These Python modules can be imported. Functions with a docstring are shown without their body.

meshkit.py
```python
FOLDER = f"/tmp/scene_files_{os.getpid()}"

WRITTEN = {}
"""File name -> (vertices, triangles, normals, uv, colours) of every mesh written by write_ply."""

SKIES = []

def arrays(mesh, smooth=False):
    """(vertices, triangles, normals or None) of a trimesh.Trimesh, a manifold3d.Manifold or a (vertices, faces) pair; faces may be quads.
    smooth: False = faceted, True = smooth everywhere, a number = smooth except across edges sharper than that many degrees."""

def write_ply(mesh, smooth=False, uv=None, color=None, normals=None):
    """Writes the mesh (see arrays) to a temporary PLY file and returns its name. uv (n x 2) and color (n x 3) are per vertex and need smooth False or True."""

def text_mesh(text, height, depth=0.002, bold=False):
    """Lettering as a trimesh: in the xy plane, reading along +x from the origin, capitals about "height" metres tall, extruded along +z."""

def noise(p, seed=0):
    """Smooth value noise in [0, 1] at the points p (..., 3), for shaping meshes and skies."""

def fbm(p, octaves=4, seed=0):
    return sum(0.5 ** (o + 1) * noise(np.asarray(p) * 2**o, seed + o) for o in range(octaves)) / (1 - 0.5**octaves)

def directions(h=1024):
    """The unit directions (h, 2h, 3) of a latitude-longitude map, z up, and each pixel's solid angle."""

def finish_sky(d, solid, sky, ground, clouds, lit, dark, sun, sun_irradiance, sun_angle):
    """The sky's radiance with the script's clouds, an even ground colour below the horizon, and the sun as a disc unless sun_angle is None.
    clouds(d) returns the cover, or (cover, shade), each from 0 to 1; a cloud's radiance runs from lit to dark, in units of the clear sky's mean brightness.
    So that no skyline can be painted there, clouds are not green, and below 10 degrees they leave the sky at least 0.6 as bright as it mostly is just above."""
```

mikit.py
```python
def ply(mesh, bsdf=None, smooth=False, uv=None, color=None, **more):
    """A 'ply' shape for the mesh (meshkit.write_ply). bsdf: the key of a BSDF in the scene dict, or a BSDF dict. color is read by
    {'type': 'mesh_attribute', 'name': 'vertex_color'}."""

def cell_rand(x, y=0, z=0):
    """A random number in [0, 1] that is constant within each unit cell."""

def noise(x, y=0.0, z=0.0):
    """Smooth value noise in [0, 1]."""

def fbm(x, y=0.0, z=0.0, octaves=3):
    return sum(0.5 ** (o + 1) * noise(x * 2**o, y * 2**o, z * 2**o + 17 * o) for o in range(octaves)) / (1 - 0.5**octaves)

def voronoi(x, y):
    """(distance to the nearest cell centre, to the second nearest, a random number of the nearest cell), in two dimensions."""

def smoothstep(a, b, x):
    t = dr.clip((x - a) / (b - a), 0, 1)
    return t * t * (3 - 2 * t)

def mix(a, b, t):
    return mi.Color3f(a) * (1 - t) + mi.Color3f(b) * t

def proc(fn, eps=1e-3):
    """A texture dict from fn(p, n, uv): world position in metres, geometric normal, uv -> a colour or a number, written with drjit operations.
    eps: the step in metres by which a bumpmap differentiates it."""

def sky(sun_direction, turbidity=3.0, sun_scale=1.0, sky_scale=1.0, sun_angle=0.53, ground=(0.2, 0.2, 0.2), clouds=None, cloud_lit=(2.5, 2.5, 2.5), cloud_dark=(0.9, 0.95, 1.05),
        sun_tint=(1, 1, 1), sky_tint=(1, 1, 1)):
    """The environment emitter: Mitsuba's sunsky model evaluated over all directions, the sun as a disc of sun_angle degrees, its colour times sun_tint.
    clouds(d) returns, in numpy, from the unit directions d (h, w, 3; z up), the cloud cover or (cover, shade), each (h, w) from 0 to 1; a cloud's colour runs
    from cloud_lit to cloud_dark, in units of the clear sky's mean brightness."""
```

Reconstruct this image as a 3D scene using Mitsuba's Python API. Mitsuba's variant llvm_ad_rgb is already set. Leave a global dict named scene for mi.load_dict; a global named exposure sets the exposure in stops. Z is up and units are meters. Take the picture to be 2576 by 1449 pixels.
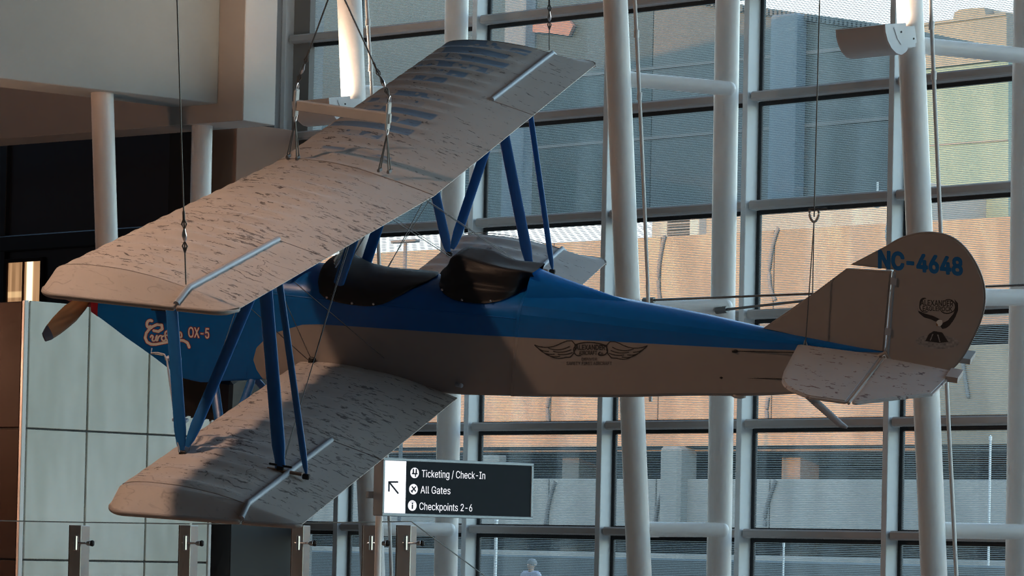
import math, random
import numpy as np, trimesh, mitsuba as mi, drjit as dr
import shapely.geometry as sg
from shapely.ops import unary_union
from scipy.interpolate import PchipInterpolator, CubicSpline
import mikit, meshkit
from mikit import proc, noise, fbm, mix, smoothstep, cell_rand, ply

rng = np.random.default_rng(7)
scene, labels = {}, {}

# ---------------------------------------------------------------- camera, sky, sun, exposure
F, CX, CY, IW, IH = 9000.0, 1288.0, 1100.0, 2576, 1449
UPC = np.array([0.0212, -0.9993, 0.0314]); UPC /= np.linalg.norm(UPC)      # world up seen from the camera (x right, y down, z forward)
XW = np.array([1.0, 0, 0]) - UPC[0] * UPC; XW /= np.linalg.norm(XW)
YW = np.cross(UPC, XW)
MW = np.stack([XW, YW, UPC])                                              # camera axes -> world axes
EYE = np.array([0.0, 0.0, 1.65])
cam = np.eye(4)
cam[:3, 0], cam[:3, 1], cam[:3, 2], cam[:3, 3] = -MW[:, 0], -MW[:, 1], MW[:, 2], EYE
scene['camera'] = {'type': 'perspective', 'fov': math.degrees(2 * math.atan(IW / 2 / F)), 'fov_axis': 'x', 'near_clip': 0.5, 'far_clip': 2000.0,
                   'principal_point_offset_y': -(CY - IH / 2) / IH, 'to_world': mi.ScalarTransform4f(cam.tolist())}
exposure = 3.6
EA = np.array([0.732, -0.681, 0.0]); EN = np.array([0.681, 0.732, 0.0]); EZ = np.array([0, 0, 1.0])   # along the window wall, out through it, up
SUN_EL, SUN_AZ = math.radians(13.0), np.array([-0.60, -0.80])
SUN = np.array([*(SUN_AZ / np.linalg.norm(SUN_AZ) * math.cos(SUN_EL)), math.sin(SUN_EL)])
scene['sky'] = mikit.sky(SUN, turbidity=3.0, sun_scale=0.74, sky_scale=3.95, ground=(0.16, 0.16, 0.17), sun_tint=(1.0, 0.55, 0.25), sky_tint=(1.0, 1.0, 0.97))

# ---------------------------------------------------------------- helpers
def cw(v): return MW @ np.asarray(v, float)
def W(px, py, Z):
    return EYE + cw([(px - CX) / F * Z, (py - CY) / F * Z, Z])
def pray(px, py): return cw([(px - CX) / F, (py - CY) / F, 1.0])
def on_plane(px, py, P0, n):
    r = pray(px, py); return EYE + r * (((P0 - EYE) @ n) / (r @ n))
used = {}
def num(name, parent=None):
    k = (parent + '__' if parent else '') + name
    if k not in used:
        used[k] = 0; return k
    used[k] += 1
    return f'{k}_{used[k]:03d}'
def tag(key, label=None, cat=None, group=None, kind=None):
    d = {a: b for a, b in (('label', label), ('category', cat), ('group', group), ('kind', kind)) if b}
    if d: labels[key] = d
    return key
def put(name, mesh, mat, parent=None, smooth=False, label=None, cat=None, group=None, kind=None, **kw):
    key = num(name, parent)
    scene[key] = ply(mesh, mat, smooth=smooth, **kw)
    tag(key, label, cat, group, kind)
    return key
def thing(name, label, cat, group=None, kind=None):
    return tag(num(name), label, cat, group, kind)
def join(*ms):
    vs, fs, n = [], [], 0
    for m in ms:
        v, f = (np.array(m.vertices), np.array(m.faces)) if hasattr(m, 'vertices') else m
        f = np.asarray(f)
        if f.shape[1] == 4: f = np.vstack([f[:, [0, 1, 2]], f[:, [0, 2, 3]]])
        vs.append(v); fs.append(f + n); n += len(v)
    return np.vstack(vs), np.vstack(fs)
QF = np.array([[0, 1, 3, 2], [4, 6, 7, 5], [0, 4, 5, 1], [2, 3, 7, 6], [0, 2, 6, 4], [1, 5, 7, 3]])
def box(o, ax, lo, hi):
    """A box in the frame with origin o and axes ax (rows)."""
    v = np.array([[x, y, z] for x in (lo[0], hi[0]) for y in (lo[1], hi[1]) for z in (lo[2], hi[2])], float)
    f = QF
    A = np.asarray(ax, float)
    if np.linalg.det(A) < 0: f = f[:, ::-1]
    return np.asarray(o) + v @ A, f
def bbox(o, ax, lo, hi, b=0.01):
    """A box with bevelled edges."""
    lo, hi = np.array(lo, float), np.array(hi, float)
    b = min(b, 0.45 * (hi - lo).min())
    pts = []
    for sx in (0, 1):
        for sy in (0, 1):
            for sz in (0, 1):
                c = np.where([sx, sy, sz], hi, lo); s = np.where([sx, sy, sz], -1, 1) * b
                for k in range(3):
                    q = c + s; q[k] = c[k]; pts.append(q)
    h = trimesh.convex.convex_hull(np.array(pts))
    v = np.array(h.vertices); f = np.array(h.faces)
    if np.linalg.det(np.asarray(ax, float)) < 0: f = f[:, ::-1]
    return np.asarray(o) + v @ np.asarray(ax, float), f
WAX = np.eye(3)
def frames(P, ref=(0, 0, 1.0)):
    P = np.asarray(P, float); t = np.gradient(P, axis=0); t /= np.linalg.norm(t, axis=1, keepdims=True) + 1e-12
    a = np.cross(t, ref)
    bad = np.linalg.norm(a, axis=1) < 1e-3
    a[bad] = np.cross(t[bad], [1.0, 0.01, 0])
    a /= np.linalg.norm(a, axis=1, keepdims=True)
    return t, a, np.cross(t, a)
def tube(P, r, n=10, caps=True, ref=(0, 0, 1.0), r2=None, rot=0.0):
    P = np.asarray(P, float); t, a, b = frames(P, ref)
    th = np.arange(n) * 2 * np.pi / n + rot
    r = np.broadcast_to(r, (len(P),))[:, None, None]; q = r if r2 is None else np.broadcast_to(r2, (len(P),))[:, None, None]
    v = P[:, None] + r * np.cos(th)[None, :, None] * a[:, None] + q * np.sin(th)[None, :, None] * b[:, None]
    return grid(v, closev=True, caps=caps)
def grid(V, closev=False, caps=False, flip=False):
    m, n = V.shape[:2]; f = []
    i, j = np.meshgrid(np.arange(m - 1), np.arange(n if closev else n - 1), indexing='ij')
    j2 = (j + 1) % n
    q = np.stack([i * n + j, i * n + j2, (i + 1) * n + j2, (i + 1) * n + j], -1).reshape(-1, 4)
    v = V.reshape(-1, 3)
    f = np.vstack([q[:, [0, 1, 2]], q[:, [0, 2, 3]]])
    if caps:
        c0, c1 = len(v), len(v) + 1
        v = np.vstack([v, V[0].mean(0), V[-1].mean(0)])
        k = np.arange(n); k2 = (k + 1) % n; e = (m - 1) * n
        f = np.vstack([f, np.stack([k * 0 + c0, k2, k], 1), np.stack([k * 0 + c1, e + k, e + k2], 1)])
    if flip: f = f[:, ::-1]
    return v, f
def spline(P, n=24):
    P = np.asarray(P, float); s = np.r_[0, np.cumsum(np.linalg.norm(np.diff(P, axis=0), axis=1))]
    return CubicSpline(s, P)(np.linspace(0, s[-1], n))
def extrude(poly, o, u, v, n, d, off=0.0):
    """A 2-D shapely shape in the frame (u, v) at o, given depth d along n."""
    ms = [trimesh.creation.extrude_polygon(g, d, engine='earcut') for g in getattr(poly, 'geoms', [poly]) if g.area > 1e-9]
    V, f = join(*ms)
    o, u, v, n = (np.asarray(x, float) for x in (o, u, v, n))
    out = o + V[:, :1] * u + V[:, 1:2] * v + (V[:, 2:] + off) * n
    if np.dot(np.cross(u, v), n) < 0: f = f[:, ::-1]
    return out, f
def lathe(prof, p, axis, n=24):
    """Revolves (t, r) pairs round the axis from p."""
    axis = np.asarray(axis, float) / np.linalg.norm(axis)
    P = np.asarray(p) + np.array([t for t, r in prof])[:, None] * axis
    a = np.cross(axis, [0, 0, 1.0] if abs(axis[2]) < .9 else [1.0, 0, 0]); a /= np.linalg.norm(a); b = np.cross(axis, a)
    th = np.arange(n) * 2 * np.pi / n
    v = P[:, None] + np.array([r for t, r in prof])[:, None, None] * (np.cos(th)[None, :, None] * a + np.sin(th)[None, :, None] * b)
    return grid(v, closev=True, caps=True)
def mat(key, bsdf): scene[key] = bsdf; return key
def rgb(*c): return {'type': 'rgb', 'value': list(c)}
def two(b): return {'type': 'twosided', 'bsdf': b}
def prin(col, rough=0.5, metal=0.0, spec=0.5, **k):
    return two({'type': 'principled', 'base_color': col if isinstance(col, dict) else rgb(*col), 'roughness': rough, 'metallic': metal, 'specular': spec, **k})

# ---------------------------------------------------------------- materials
mat('m_white_steel', prin((.90, .875, .84), .38))
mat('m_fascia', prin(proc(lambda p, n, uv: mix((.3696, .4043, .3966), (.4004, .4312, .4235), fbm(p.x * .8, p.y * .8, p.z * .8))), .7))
mat('m_beam', prin(proc(lambda p, n, uv: mix((.49, .445, .405), (.54, .49, .45), fbm(p.x * .9, p.y * .9, p.z * .9))), .75))
mat('m_mullion', prin((.68, .69, .69), .42))
mat('m_transom', prin((.42, .385, .365), .45))
mat('m_mullion_front', prin((.30, .29, .29), .45))
mat('m_gasket', prin((.012, .014, .016), .6))
mat('m_black', prin((.012, .011, .011), .55))
mat('m_glass', {'type': 'thindielectric', 'int_ior': 1.5})
mat('m_frit', {'type': 'principledthin', 'base_color': rgb(.2772, .3234, .3311), 'roughness': .6, 'diff_trans': 1.0, 'spec_trans': 0.0})
mat('m_dark_glass', prin((.03, .027, .03), .22, spec=.6))
mat('m_bronze', prin(proc(lambda p, n, uv: mix((.022, .010, .008), (.032, .016, .012), fbm(p.x * 2, p.y * 2, p.z * .4))), .75, spec=.2))
mat('m_pier', prin((.27, .14, .09), .7))
def panel_col(p, n, uv):
    a = fbm(p.x * 1.6, p.y * 1.6, p.z * .55, 4); b = noise(p.x * 9, p.y * 9, p.z * 1.6)
    return mix((.66, .645, .55), (.88, .86, .77), smoothstep(.25, .75, a * .8 + b * .2))
mat('m_panel', prin(proc(panel_col), .42))
mat('m_floor', prin(proc(lambda p, n, uv: mix((.24, .165, .12), (.30, .21, .16), fbm(p.x, p.y, 0))), .5))
mat('m_ceiling', prin((.18, .185, .19), .8))
mat('m_room', prin((.20, .18, .165), .8))
mat('m_stainless', prin((.52, .50, .47), .32, .85))
mat('m_chrome', prin((.7, .7, .72), .16, 1.0))
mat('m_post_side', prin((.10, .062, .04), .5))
mat('m_cable', prin((.16, .16, .16), .4, .7))
mat('m_cable_pale', prin((.34, .33, .31), .4, .6))
mat('m_bar', prin((.46, .44, .42), .45))
mat('m_sign_dark', prin((.008, .014, .022), .5, spec=.12))
mat('m_sign_white', prin((.80, .79, .82), .5))
mat('m_sign_frame', prin((.36, .42, .46), .4, .3))
mat('m_lamp_shade', prin((.63, .62, .61), .45))
mat('m_lamp_plate', prin((.72, .72, .73), .45))

# ---------------------------------------------------------------- the window wall (curved in plan)
WO, WA, WB, WC = EYE + cw([1.2251, 1.2495, 50.0]), cw([1.8654, -.036, -1.7353]), cw([.0314, -1.4788, .0465]), cw([-.0249, -.001, -.0270])
for v_ in (WA, WC): v_[2] = 0.0
def wp(k, j):
    q = k - 3; return WO + q * WA + q * q * WC + j * np.array([0, 0, 1.48])
def wframe(k):
    t = wp(k + .5, 0) - wp(k - .5, 0); t[2] = 0; t /= np.linalg.norm(t)
    return t, np.array([-t[1], t[0], 0])
KS = [0.5] + list(range(1, 18))
JS = list(range(-1, 9))
WD = 0.285
ww = thing('wall_window', 'tall curved window wall of fritted glass between grey mullions', None, kind='structure')
z0, z1 = 0.0, wp(3, 8)[2]
def seg(k0, k1):
    a, b = wp(k0, 0), wp(k1, 0); t = b - a; L = np.linalg.norm(t[:2]); t = np.array([t[0], t[1], 0]) / L
    return a, t, np.array([-t[1], t[0], 0]), L
for k in KS:
    t, n = wframe(k); o = wp(k, 0); o = np.array([o[0], o[1], 0])
    put('mullion', bbox(o, [t, n, EZ], (-.085, .004, z0), (0, WD, z1), .004), 'm_mullion', ww)
    put('mullion_cap', bbox(o, [t, n, EZ], (-.087, -.004, z0), (.001, .006, z1), .004), 'm_mullion', ww)
for k0, k1 in zip(KS[:-1], KS[1:]):
    a, t, n, L = seg(k0, k1); a = np.array([a[0], a[1], 0]); A = [t, n, EZ]
    seen = k0 < 7
    put('sill', bbox(a, A, (0, 0, 0), (L - .085, WD, wp(k0, -1)[2] - .12), .004), 'm_transom', ww)
    for j in JS:
        zt = wp(k0, j)[2]
        put('transom', bbox(a, A, (.012, .03, zt - .12), (L - .09, WD, zt), .022), 'm_transom', ww)
        if j == JS[-1]: continue
        zb, ztop = zt, wp(k0, j + 1)[2] - .12
        g = WD - .02
        pk = put('pane', (a + np.array([[0, 0, 0]]) + np.array([[x, g, z] for x, z in ((.0, zb), (L - .085, zb), (L - .085, ztop), (.0, ztop))]) @ np.array(A), np.array([[0, 1, 2], [0, 2, 3]])), 'm_glass', ww)
        if seen:
            put('gasket', join(box(a, A, (0, g - .03, ztop - .055), (L - .085, g + .02, ztop)), box(a, A, (0, g - .03, zb), (L - .085, g + .02, zb + .018)),
                               box(a, A, (0, g - .03, zb), (.052, g + .02, ztop)), box(a, A, (L - .105, g - .03, zb), (L - .085, g + .02, ztop))), 'm_gasket', pk)
        if seen and j <= 6:
            zs = np.arange(zb + .03, ztop - .05, .0238); V = []
            for z in zs: V += [[.05, g - .006, z], [L - .10, g - .006, z], [L - .10, g - .006, z + .0082], [.05, g - .006, z + .0082]]
            q = np.arange(len(zs))[:, None] * 4
            f = np.vstack([q + [0, 1, 2], q + [0, 2, 3]])
            tag(put('frit', (a + np.array(V) @ np.array(A), f), 'm_frit', pk), 'printed frit lines across the pane', kind='stuff')

# ---------------------------------------------------------------- the hall round the camera
HX0, HY0, HZ = -26.0, -24.0, 14.5
pR = wp(17, 0); put('floor', box((0, 0, 0), WAX, (HX0, HY0, -.3), (32, 66, 0)), 'm_floor', kind='structure', label='warm tan hall floor')
cpoly = [(HX0, HY0), (pR[0] - 2, HY0)] + [tuple((wp(k, 0) + EN * .8)[:2]) for k in list(range(17, 0, -1)) + [.5]] + [(HX0, 62)]
put('ceiling', extrude(sg.Polygon(cpoly), (0, 0, HZ), (1, 0, 0), (0, 1, 0), (0, 0, 1), .6), 'm_ceiling', kind='structure', label='pale hall ceiling')
put('wall_behind', box((0, 0, 0), WAX, (HX0, HY0 - .4, 0), (30, HY0, HZ)), 'm_room', kind='structure', label='plain wall behind the viewer')
put('wall_side', box((0, 0, 0), WAX, (HX0 - .4, HY0, 0), (HX0, 66, HZ)), 'm_room', kind='structure', label='plain side wall of the hall')
d_ = np.array([pR[0] - 2, HY0, 0]) - np.array([pR[0], pR[1], 0]); Lr = np.linalg.norm(d_); d_ /= Lr
put('wall_right', box((pR[0], pR[1], 0), [d_, np.array([-d_[1], d_[0], 0]), EZ], (0, 0, 0), (Lr, .4, HZ)), 'm_room', kind='structure', label='plain wall closing the hall beyond the windows')
TO = np.array([*(wp(.5, 0)[:2]), 0])
put('wall_terminal', box(TO, [EA, EN, EZ], (-120, -30, 0), (-22.5, .8, HZ + .6)), 'm_room', kind='structure', label='the terminal building going on beyond the hall')

# ---------------------------------------------------------------- left side: fascia, beam, dark glazing, panelled core
A3 = [EA, EN, EZ]
BC = W(611, 303, 52.0)                                   # lower corner of the beam box
def on_level(px, py, z): r = pray(px, py); return EYE + r * ((z - EYE[2]) / r[2])
EB = BC - on_level(0, 350, BC[2]); EB[2] = 0; EB /= np.linalg.norm(EB); EBN = np.array([-EB[1], EB[0], 0]); B3 = [EB, EBN, EZ]
def lp(px, py, P0, n, o):                                 # pixel -> coordinates in the A3 frame at o
    return np.array(A3) @ (on_plane(px, py, P0, n) - o)
c692 = (np.array(B3) @ (on_plane(692, 313, BC, EB) - BC))[1]
zc = HZ - BC[2]
put('trim', bbox(BC, B3, (-22, 0, 0), (0, c692, zc), .01), 'm_beam', kind='structure', label='deep tan beam box over the dark glazing')
f0 = on_plane(548, 261, BC, EBN); zf = f0[2]; fo = np.array([f0[0], f0[1], 0])
EF = f0 - on_level(0, 197, zf); EF[2] = 0; EF /= np.linalg.norm(EF); F3 = [np.array([EF[1], -EF[0], 0]), EF, EZ]
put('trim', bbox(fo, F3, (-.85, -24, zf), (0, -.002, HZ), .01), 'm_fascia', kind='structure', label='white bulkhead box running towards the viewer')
PO = wp(.5, 0); PO = np.array([PO[0], PO[1], 0])
put('trim', bbox(PO, A3, (-.215, -.12, 0), (-.088, .30, HZ), .006), 'm_mullion_front', kind='structure', label='grey end post of the window wall')
# dark glazed wall under the beam
GO = BC + EN * 1.6; GO = np.array([GO[0], GO[1], 0])
wd = thing('wall_left', 'dark tinted glass wall in black frames under the beam', None, kind='structure')
def gx(px, py): return lp(px, py, GO, EN, GO)[[0, 2]]
xl, xr = gx(447, 500)[0], gx(540, 500)[0]
zbar = gx(220, 600)[1]
cols_ = [-22.0, gx(8, 500)[0], xl]
for i in range(2):
    a0, a1 = cols_[i] + .09, cols_[i + 1] - .09
    for zlo, zhi in ((0, zbar - .12), (zbar + .12, zbar + 2.3), (zbar + 2.36, BC[2] + 1.2)):
        put('pane', bbox(GO, A3, (a0, .04, zlo), (a1, .10, zhi), .004), 'm_dark_glass', wd)
for x in cols_[1:]: put('frame', bbox(GO, A3, (x - .1, -.03, 0), (x + .1, .14, BC[2] + 1.2), .01), 'm_black', wd)
put('frame', bbox(GO, A3, (-22, -.04, zbar - .13), (xl, .14, zbar + .13), .02), 'm_black', wd)
put('frame', bbox(GO, A3, (-22, .0, zbar + 2.28), (xl, .12, zbar + 2.38), .01), 'm_black', wd)
put('jamb', bbox(GO, A3, (xl + .1, -.1, 0), (xr, .2, BC[2] + 1.2), .01), 'm_black', wd)
zp_ = gx(660, 640)[1]
put('wall_pier', bbox(GO, A3, (gx(643, 360)[0], -.9, zp_), (gx(706, 360)[0], .35, BC[2] + .1), .01), 'm_pier', kind='structure', label='brown pier beside the window wall')
put('wall_recess', join(bbox(GO, A3, (xr, -.95, 0), (gx(643, 360)[0] - .01, -.05, BC[2] + .3), .01), bbox(GO, A3, (gx(643, 360)[0] - .005, -.95, 0), (gx(697, 1400)[0], .35, zp_ - .01), .01)), 'm_black', kind='structure', label='black shaft between glazing and pier')
put('wall_far', box(GO, A3, (-26, .6, 0), (gx(700, 360)[0], .9, HZ)), 'm_room', kind='structure', label='plain wall behind the tinted glass')
# reflection of a sunlit window in the tinted glazing, made as a glowing panel
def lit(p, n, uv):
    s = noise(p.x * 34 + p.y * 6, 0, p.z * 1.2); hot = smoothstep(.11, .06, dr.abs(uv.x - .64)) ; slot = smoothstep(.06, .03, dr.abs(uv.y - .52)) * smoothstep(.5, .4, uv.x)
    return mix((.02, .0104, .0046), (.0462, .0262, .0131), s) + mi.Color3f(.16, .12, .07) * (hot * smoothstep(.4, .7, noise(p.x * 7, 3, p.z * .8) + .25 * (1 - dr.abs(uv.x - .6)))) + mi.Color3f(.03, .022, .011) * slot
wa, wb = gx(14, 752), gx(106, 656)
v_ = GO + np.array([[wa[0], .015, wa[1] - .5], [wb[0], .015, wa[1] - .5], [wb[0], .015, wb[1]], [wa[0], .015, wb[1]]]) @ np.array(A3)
wk = thing('window', 'glowing amber panel standing for a sunlit window mirrored in the dark glass', None, kind='structure')
k_ = put('mirror_glow', (v_, np.array([[0, 1, 2], [0, 2, 3]])), prin((.2, .12, .06), .4), wk, uv=np.array([[0, 0], [1, 0], [1, 1], [0, 1]], float))
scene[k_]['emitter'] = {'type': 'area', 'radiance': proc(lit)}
xm = gx(58, 700)[0]
put('mirrored_bar', bbox(GO, A3, (xm - .012, -.015, wa[1] - .5), (xm + .012, .02, wb[1] + .06), .003), 'm_bronze', wk)
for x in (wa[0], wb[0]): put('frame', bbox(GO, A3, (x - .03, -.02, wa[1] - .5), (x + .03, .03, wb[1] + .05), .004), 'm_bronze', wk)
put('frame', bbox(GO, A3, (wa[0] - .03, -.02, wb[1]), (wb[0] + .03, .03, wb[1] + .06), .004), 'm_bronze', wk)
# panelled core: its pale face recedes to the right, its bronze flank to the left
KO = W(57, 1100, 45.0); KO = np.array([KO[0], KO[1], 0])
def kx(px, py): return lp(px, py, KO, -EA, KO)[[1, 2]]
zt = kx(120, 760)[1]; xe = kx(534, 1200)[0]
wc = thing('wall_core', 'low core clad in mottled pale panels with a bronze flank', None, kind='structure')
put('core_body', box(KO, A3, (-14, .03, 0), (-.03, xe - .02, zt - .02)), 'm_black', wc)
xs = [.06, kx(221, 1000)[0], kx(374, 1000)[0], xe - .05]
zs = [0.0, kx(300, 1412)[1], kx(300, 1089)[1], zt]
for i in range(3):
    for j in range(3):
        put('panel', bbox(KO, A3, (-.035, xs[i] + .012, zs[j] + .012), (.0, xs[i + 1] - .012, zs[j + 1] - (.012 if j < 2 else 0)), .006), 'm_panel', wc)
put('corner_trim', bbox(KO, A3, (-.04, -.03, 0), (.012, .04, zt), .006), 'm_white_steel', wc)
put('corner_trim', bbox(KO, A3, (-.04, xe - .05, 0), (.012, xe, zt), .006), 'm_white_steel', wc)
for j in range(3):
    for x0, x1 in ((-2.2, -.05), (-4.4, -2.22)):
        put('bronze_panel', bbox(KO, A3, (x0, -.025, zs[j] + .012), (x1, .02, zs[j + 1] - .012), .006), 'm_bronze', wc)

# ---------------------------------------------------------------- white steel columns, braces, pipes
def column(pt, pb, Zt, Zb, r, label, ztop=HZ, zbot=0.0, group=None):
    a, b = W(pt[0], pt[1], Zt), W(pb[0], pb[1], Zb); d = a - b
    p0, p1 = b + d * ((zbot - b[2]) / d[2]), b + d * ((ztop - b[2]) / d[2])
    t = thing('steel_column', label, 'column', group)
    put('shaft', tube(np.linspace(p0, p1, 8), r, 40, ref=(0, 1, 0)), 'm_white_steel', t, smooth=40)
    put('base_collar', tube([p0, p0 + (p1 - p0) * .02], r * 1.35, 32, ref=(0, 1, 0)), 'm_white_steel', t, smooth=40)
    return p0, p1
cA = column((879, 0), (938, 1449), 50.3, 50.5, .175, 'leaning white steel column behind the hanging bar, its uplight half hidden by the wing')
cB = column((1149.5, 0), (1121, 1449), 51.3, 51.3, .170, 'white steel column between the far wing tips and the hanging sign')
cC = column((1548, 0), (1608.5, 1449), 46.9, 47.2, .163, 'leaning white steel column just right of the far upper wing tip')
cD = column((1830.5, 0), (1808, 1449), 47.7, 47.7, .166, 'upright white steel column above the middle of the rear fuselage')
cE = column((2288, 0), (2349.5, 1449), 43.4, 43.8, .163, 'leaning white steel column behind the rudder, carrying the big uplight')
cF = column((2583, 0), (2562, 1449), 44.3, 44.3, .165, 'white steel column cut off by the right edge of the picture')
dG = (MW.T @ (on_plane(256, 232, f0, F3[0]) - EYE))[2] + .35; dH = (MW.T @ (on_plane(508, 315, BC, EBN) - EYE))[2] + .3
cG = column((257, 235), (268, 600), dG, dG, .163, 'white steel column under the white bulkhead, left of the wing', ztop=zf + .01)
cH = column((508.5, 320), (505, 480), dH, dH, .155, 'shaded grey column under the beam, next to the black shaft', ztop=BC[2] + .01)
def at_y(c, py):
    lo, hi = 0.0, 1.0
    for _ in range(40):
        m = (lo + hi) / 2; q = MW.T @ (c[0] + (c[1] - c[0]) * m - EYE)
        if CY + F * q[1] / q[2] > py: lo = m
        else: hi = m
    return c[0] + (c[1] - c[0]) * lo
def brace(c0, y0, c1, y1, label, r=.098):
    p, q = at_y(c0, y0), at_y(c1, y1)
    vd = EYE - q; vd[2] = 0; vd /= np.linalg.norm(vd); q = q + vd * .13 + XW * .03
    t = thing('brace_tube', label, 'brace')
    e = (q - p) / np.linalg.norm(q - p)
    put('tube', tube(np.linspace(p + e * .10, q + e * 0, 4), r, 28), 'm_white_steel', t, smooth=40)
    put('clamp', tube([p + e * .15, p + e * .30], r * 1.06, 24), 'm_white_steel', t, smooth=40)
    tip = q - np.array([EA[0], EA[1], 0]) * 0
    put('end_cap', trimesh.creation.icosphere(3, r * 1.01).apply_translation(tip), 'm_white_steel', t, smooth=True)
brace(cC, 197, cD, 226, 'white tube brace high between the two columns right of the far wing tip')
brace(cC, 775, cD, 772, 'white tube brace behind the rear deck of the fuselage')
brace(cC, 1332, cD, 1333, 'low white tube brace below the winged emblem, between two columns')
brace(cE, 112, cF, 145, 'white tube brace right of the big uplight')
brace(cE, 748, cF, 750, 'white tube brace seen just right of the rudder edge', .105)
brace(cE, 1334, cF, 1338, 'low white tube brace in the bottom right corner')
brace(cA, 1330, cB, 1332, 'low white tube brace below the hanging sign')
brace(cA, 230, cB, 250, 'white tube brace hidden behind the far upper wing')
def pipe(pts, r, label):
    t = thing('pipe', label, 'pipe')
    P = [W(*q) for q in pts]
    put('pipe_run', tube(np.array(P), r, 10), 'm_white_steel', t, smooth=True)
    for q in (P[0] * .7 + P[1] * .3, P[0] * .25 + P[1] * .75): put('joint', tube([q - np.array([0, 0, .05]), q + np.array([0, 0, .05])], r * 1.35, 12), 'm_white_steel', t, smooth=40)
pipe([(921, -20, 49.9), (936, 235, 49.9), (953, 640, 49.9), (985, 1449, 49.9)], .026, 'thin white pipe running down beside the column behind the hanging bar')
pipe([(1596, -20, 46.5), (1613, 330, 46.5), (1629, 700, 46.5), (1637, 1010, 46.5)], .025, 'thin white pipe beside the leaning column right of the far wing tip')
pipe([(2340, -20, 43.0), (2352, 260, 43.0), (2367, 590, 43.0), (2383, 1000, 43.0), (2406, 1449, 43.0)], .026, 'thin white pipe beside the leaning column behind the rudder')
def rod(p0, p1, r, label, clevis=True):
    t = thing('tie_rod', label, 'rod'); a, b = W(*p0), W(*p1)
    put('bar', tube([a, b], r, 8), 'm_cable', t, smooth=True)
    e = (b - a) / np.linalg.norm(b - a)
    put('clevis', tube([a - e * .02, a + e * .16], r * 2.6, 10), 'm_cable', t, smooth=40)
rod((1622, 756, 47.0), (2576, 717, 43.2), .014, 'long dark tie rod level with the tail fin')
rod((1806, 781, 47.4), (2030, 756, 46.4), .018, 'short dark tie rod with a clevis above the rear fuselage')

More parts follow.
